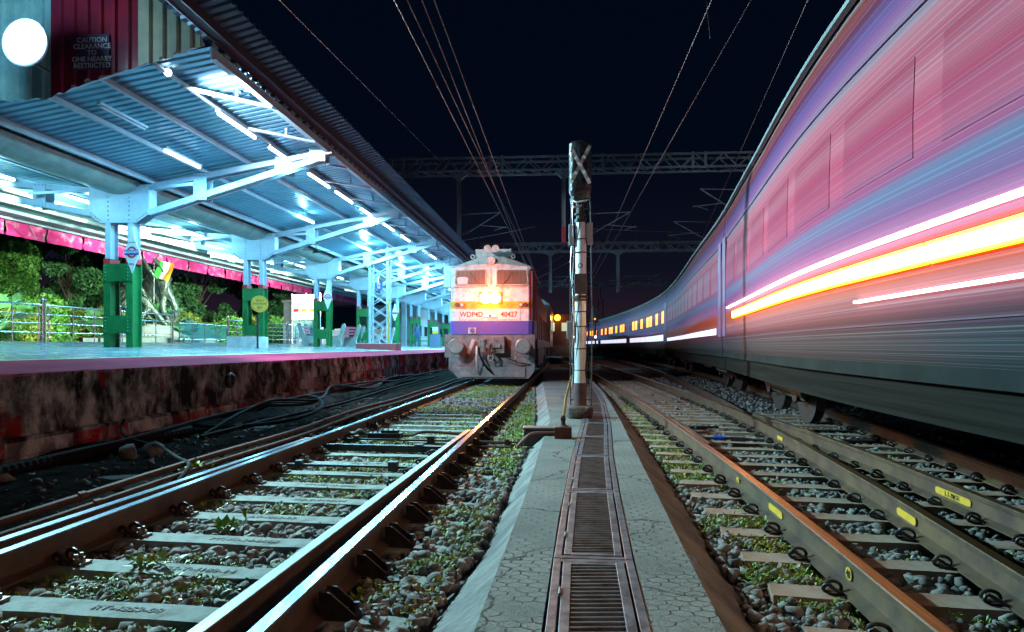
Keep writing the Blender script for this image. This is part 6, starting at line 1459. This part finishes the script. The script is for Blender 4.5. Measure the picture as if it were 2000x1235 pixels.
a = D(905, 425, Y1); bracket(a.x-.2, Y1-.02, a.z-.75, 1, 'insulated bracket over the locomotive track')
a = D(1145, 440, Y1); bracket(a.x+.0, Y1, a.z-.45, 1, 'insulated bracket just right of the signal head', 2.0)
a = D(1230, 430, Y1); t = None
bracket(D(1205, 560, Y2).x, Y2, D(1205, 565, Y2).z, 1, 'insulated bracket under the right drop arm of the second gantry', 3.2)
bracket(D(1075, 560, Y2).x, Y2, D(1075, 565, Y2).z, 1, 'insulated bracket under the left drop arm of the second gantry', 1.5)
bracket(D(1390, 470, 36).x, 36, D(1390, 475, 36).z, -1, 'insulated bracket above the passing train', 2.0)
bracket(D(1440, 420, 30).x, 29.1, D(1450, 430, 30).z, -1, 'upper insulated bracket close to the passing train', 1.8)
for px, py in ((1178, 465), (1240, 462), (1306, 465)):
    a = D(px, py, Y2); b = MB(); b.cyl((a.x, Y2, zb2+.62), (a.x, Y2, a.z+.9), .03, n=6)
    for k in range(4): b.cyl((a.x, Y2, zb2+.8+k*.12), (a.x, Y2, zb2+.86+k*.12), .11, n=8)
    tag(b.build('post_insulator', M_insul), 'small post insulator on top of the second gantry, %s of three' % {1178: 'left', 1240: 'middle', 1306: 'right'}[px], 'insulator')
def wire(pts, r_, m, lab, grp='overhead wires'):
    b = MB(); b.tube(smooth_path(pts, 6), r_, 5); tag(b.build('overhead_wire', m), lab, 'wire', grp)
wr = [(770, 0, 985, 430, 'leftmost copper contact wire above the locomotive'), (795, 0, 992, 420, 'second copper wire above the locomotive'), (824, 0, 990, 425, 'third wire above the locomotive'), (848, 0, 1000, 410, 'fourth wire above the locomotive bending toward the bracket'),
      (1390, 0, 1222, 385, 'left contact wire right of the signal post'), (1467, 0, 1240, 400, 'bright copper contact wire crossing the dark sky'), (1578, 0, 1440, 310, 'thin wire close to the roof of the passing train')]
for (xa, ya, xb, yb, lab) in wr:
    p0 = D(xa-(xb-xa)*.25, ya-(yb-ya)*.25, 8.); 
    if xa < 1000: d0, d1 = 9.5, Y1
    else: d0, d1 = 10.5, Y1
    # straight in plan, almost level
    P0 = D(xa, ya, d0 if False else 1400*(5.75-H)/676.); P1 = D(xb, yb, 1400*(5.75-H)/(676-yb)) 
    if xb > 1300: P0 = D(xa, ya, 1400*(6.6-H)/676.); P1 = D(xb, yb, 1400*(6.6-H)/(676-yb))
    E = P0+(P0-P1).normalized()*9
    vpdir = (P1-P0).normalized(); far = P1+vpdir*(26 if xa > 1000 else 34)
    wire([E, P0, P1, far], .0075, M_wire, lab)
# droppers and thin cross wires
P0 = D(640, 95, 14); P1 = D(862, 318, Y1); wire([P0+(P0-P1)*.7, P0, P1], .010, M_wire_g, 'thin grey wire running from the canopy edge to the near gantry')
P0 = D(1150, 540, Y2*.9); P1 = D(1020, 605, Y2*.9)
for (xa, ya, xb, yb, d, lab) in ((1150, 447, 1370, 455, Y1, 'level tie wire right of the signal head at the near gantry'), (1210, 560, 1480, 470, 60, 'thin cross wire rising toward the passing train'), (1020, 800-240, 1215, 455, 50, 'slanting wire behind the signal post'), (940, 620-30, 1100, 500, 60, 'thin slanting wire between the two gantries left of the post'), (905, 470, 1045, 443, Y1+.3, 'level bracket wire above the locomotive roof'), (1190, 690-40, 1420, 560-10, 90, 'far dim wire above the distant coaches'), (1380, 0, 1387, 75, 14, 'short dropper hanging between two wires at the top')):
    wire([D(xa, ya, d), (D(xa, ya, d)+D(xb, yb, d))/2-Vector((0, 0, .02)), D(xb, yb, d)], .012 if d < 40 else .02, M_wire_g, lab)
a = D(862, 318, Y1); b = MB(); b.sphere(a, .16, 10, 8, (1, 1, .6)); b.sphere(a+Vector((.12, 0, -.1)), .13, 10, 8, (1, 1, .6)); tag(b.build('strain_insulator', M_insul), 'strain insulator where the thin grey wire meets the near gantry', 'insulator')
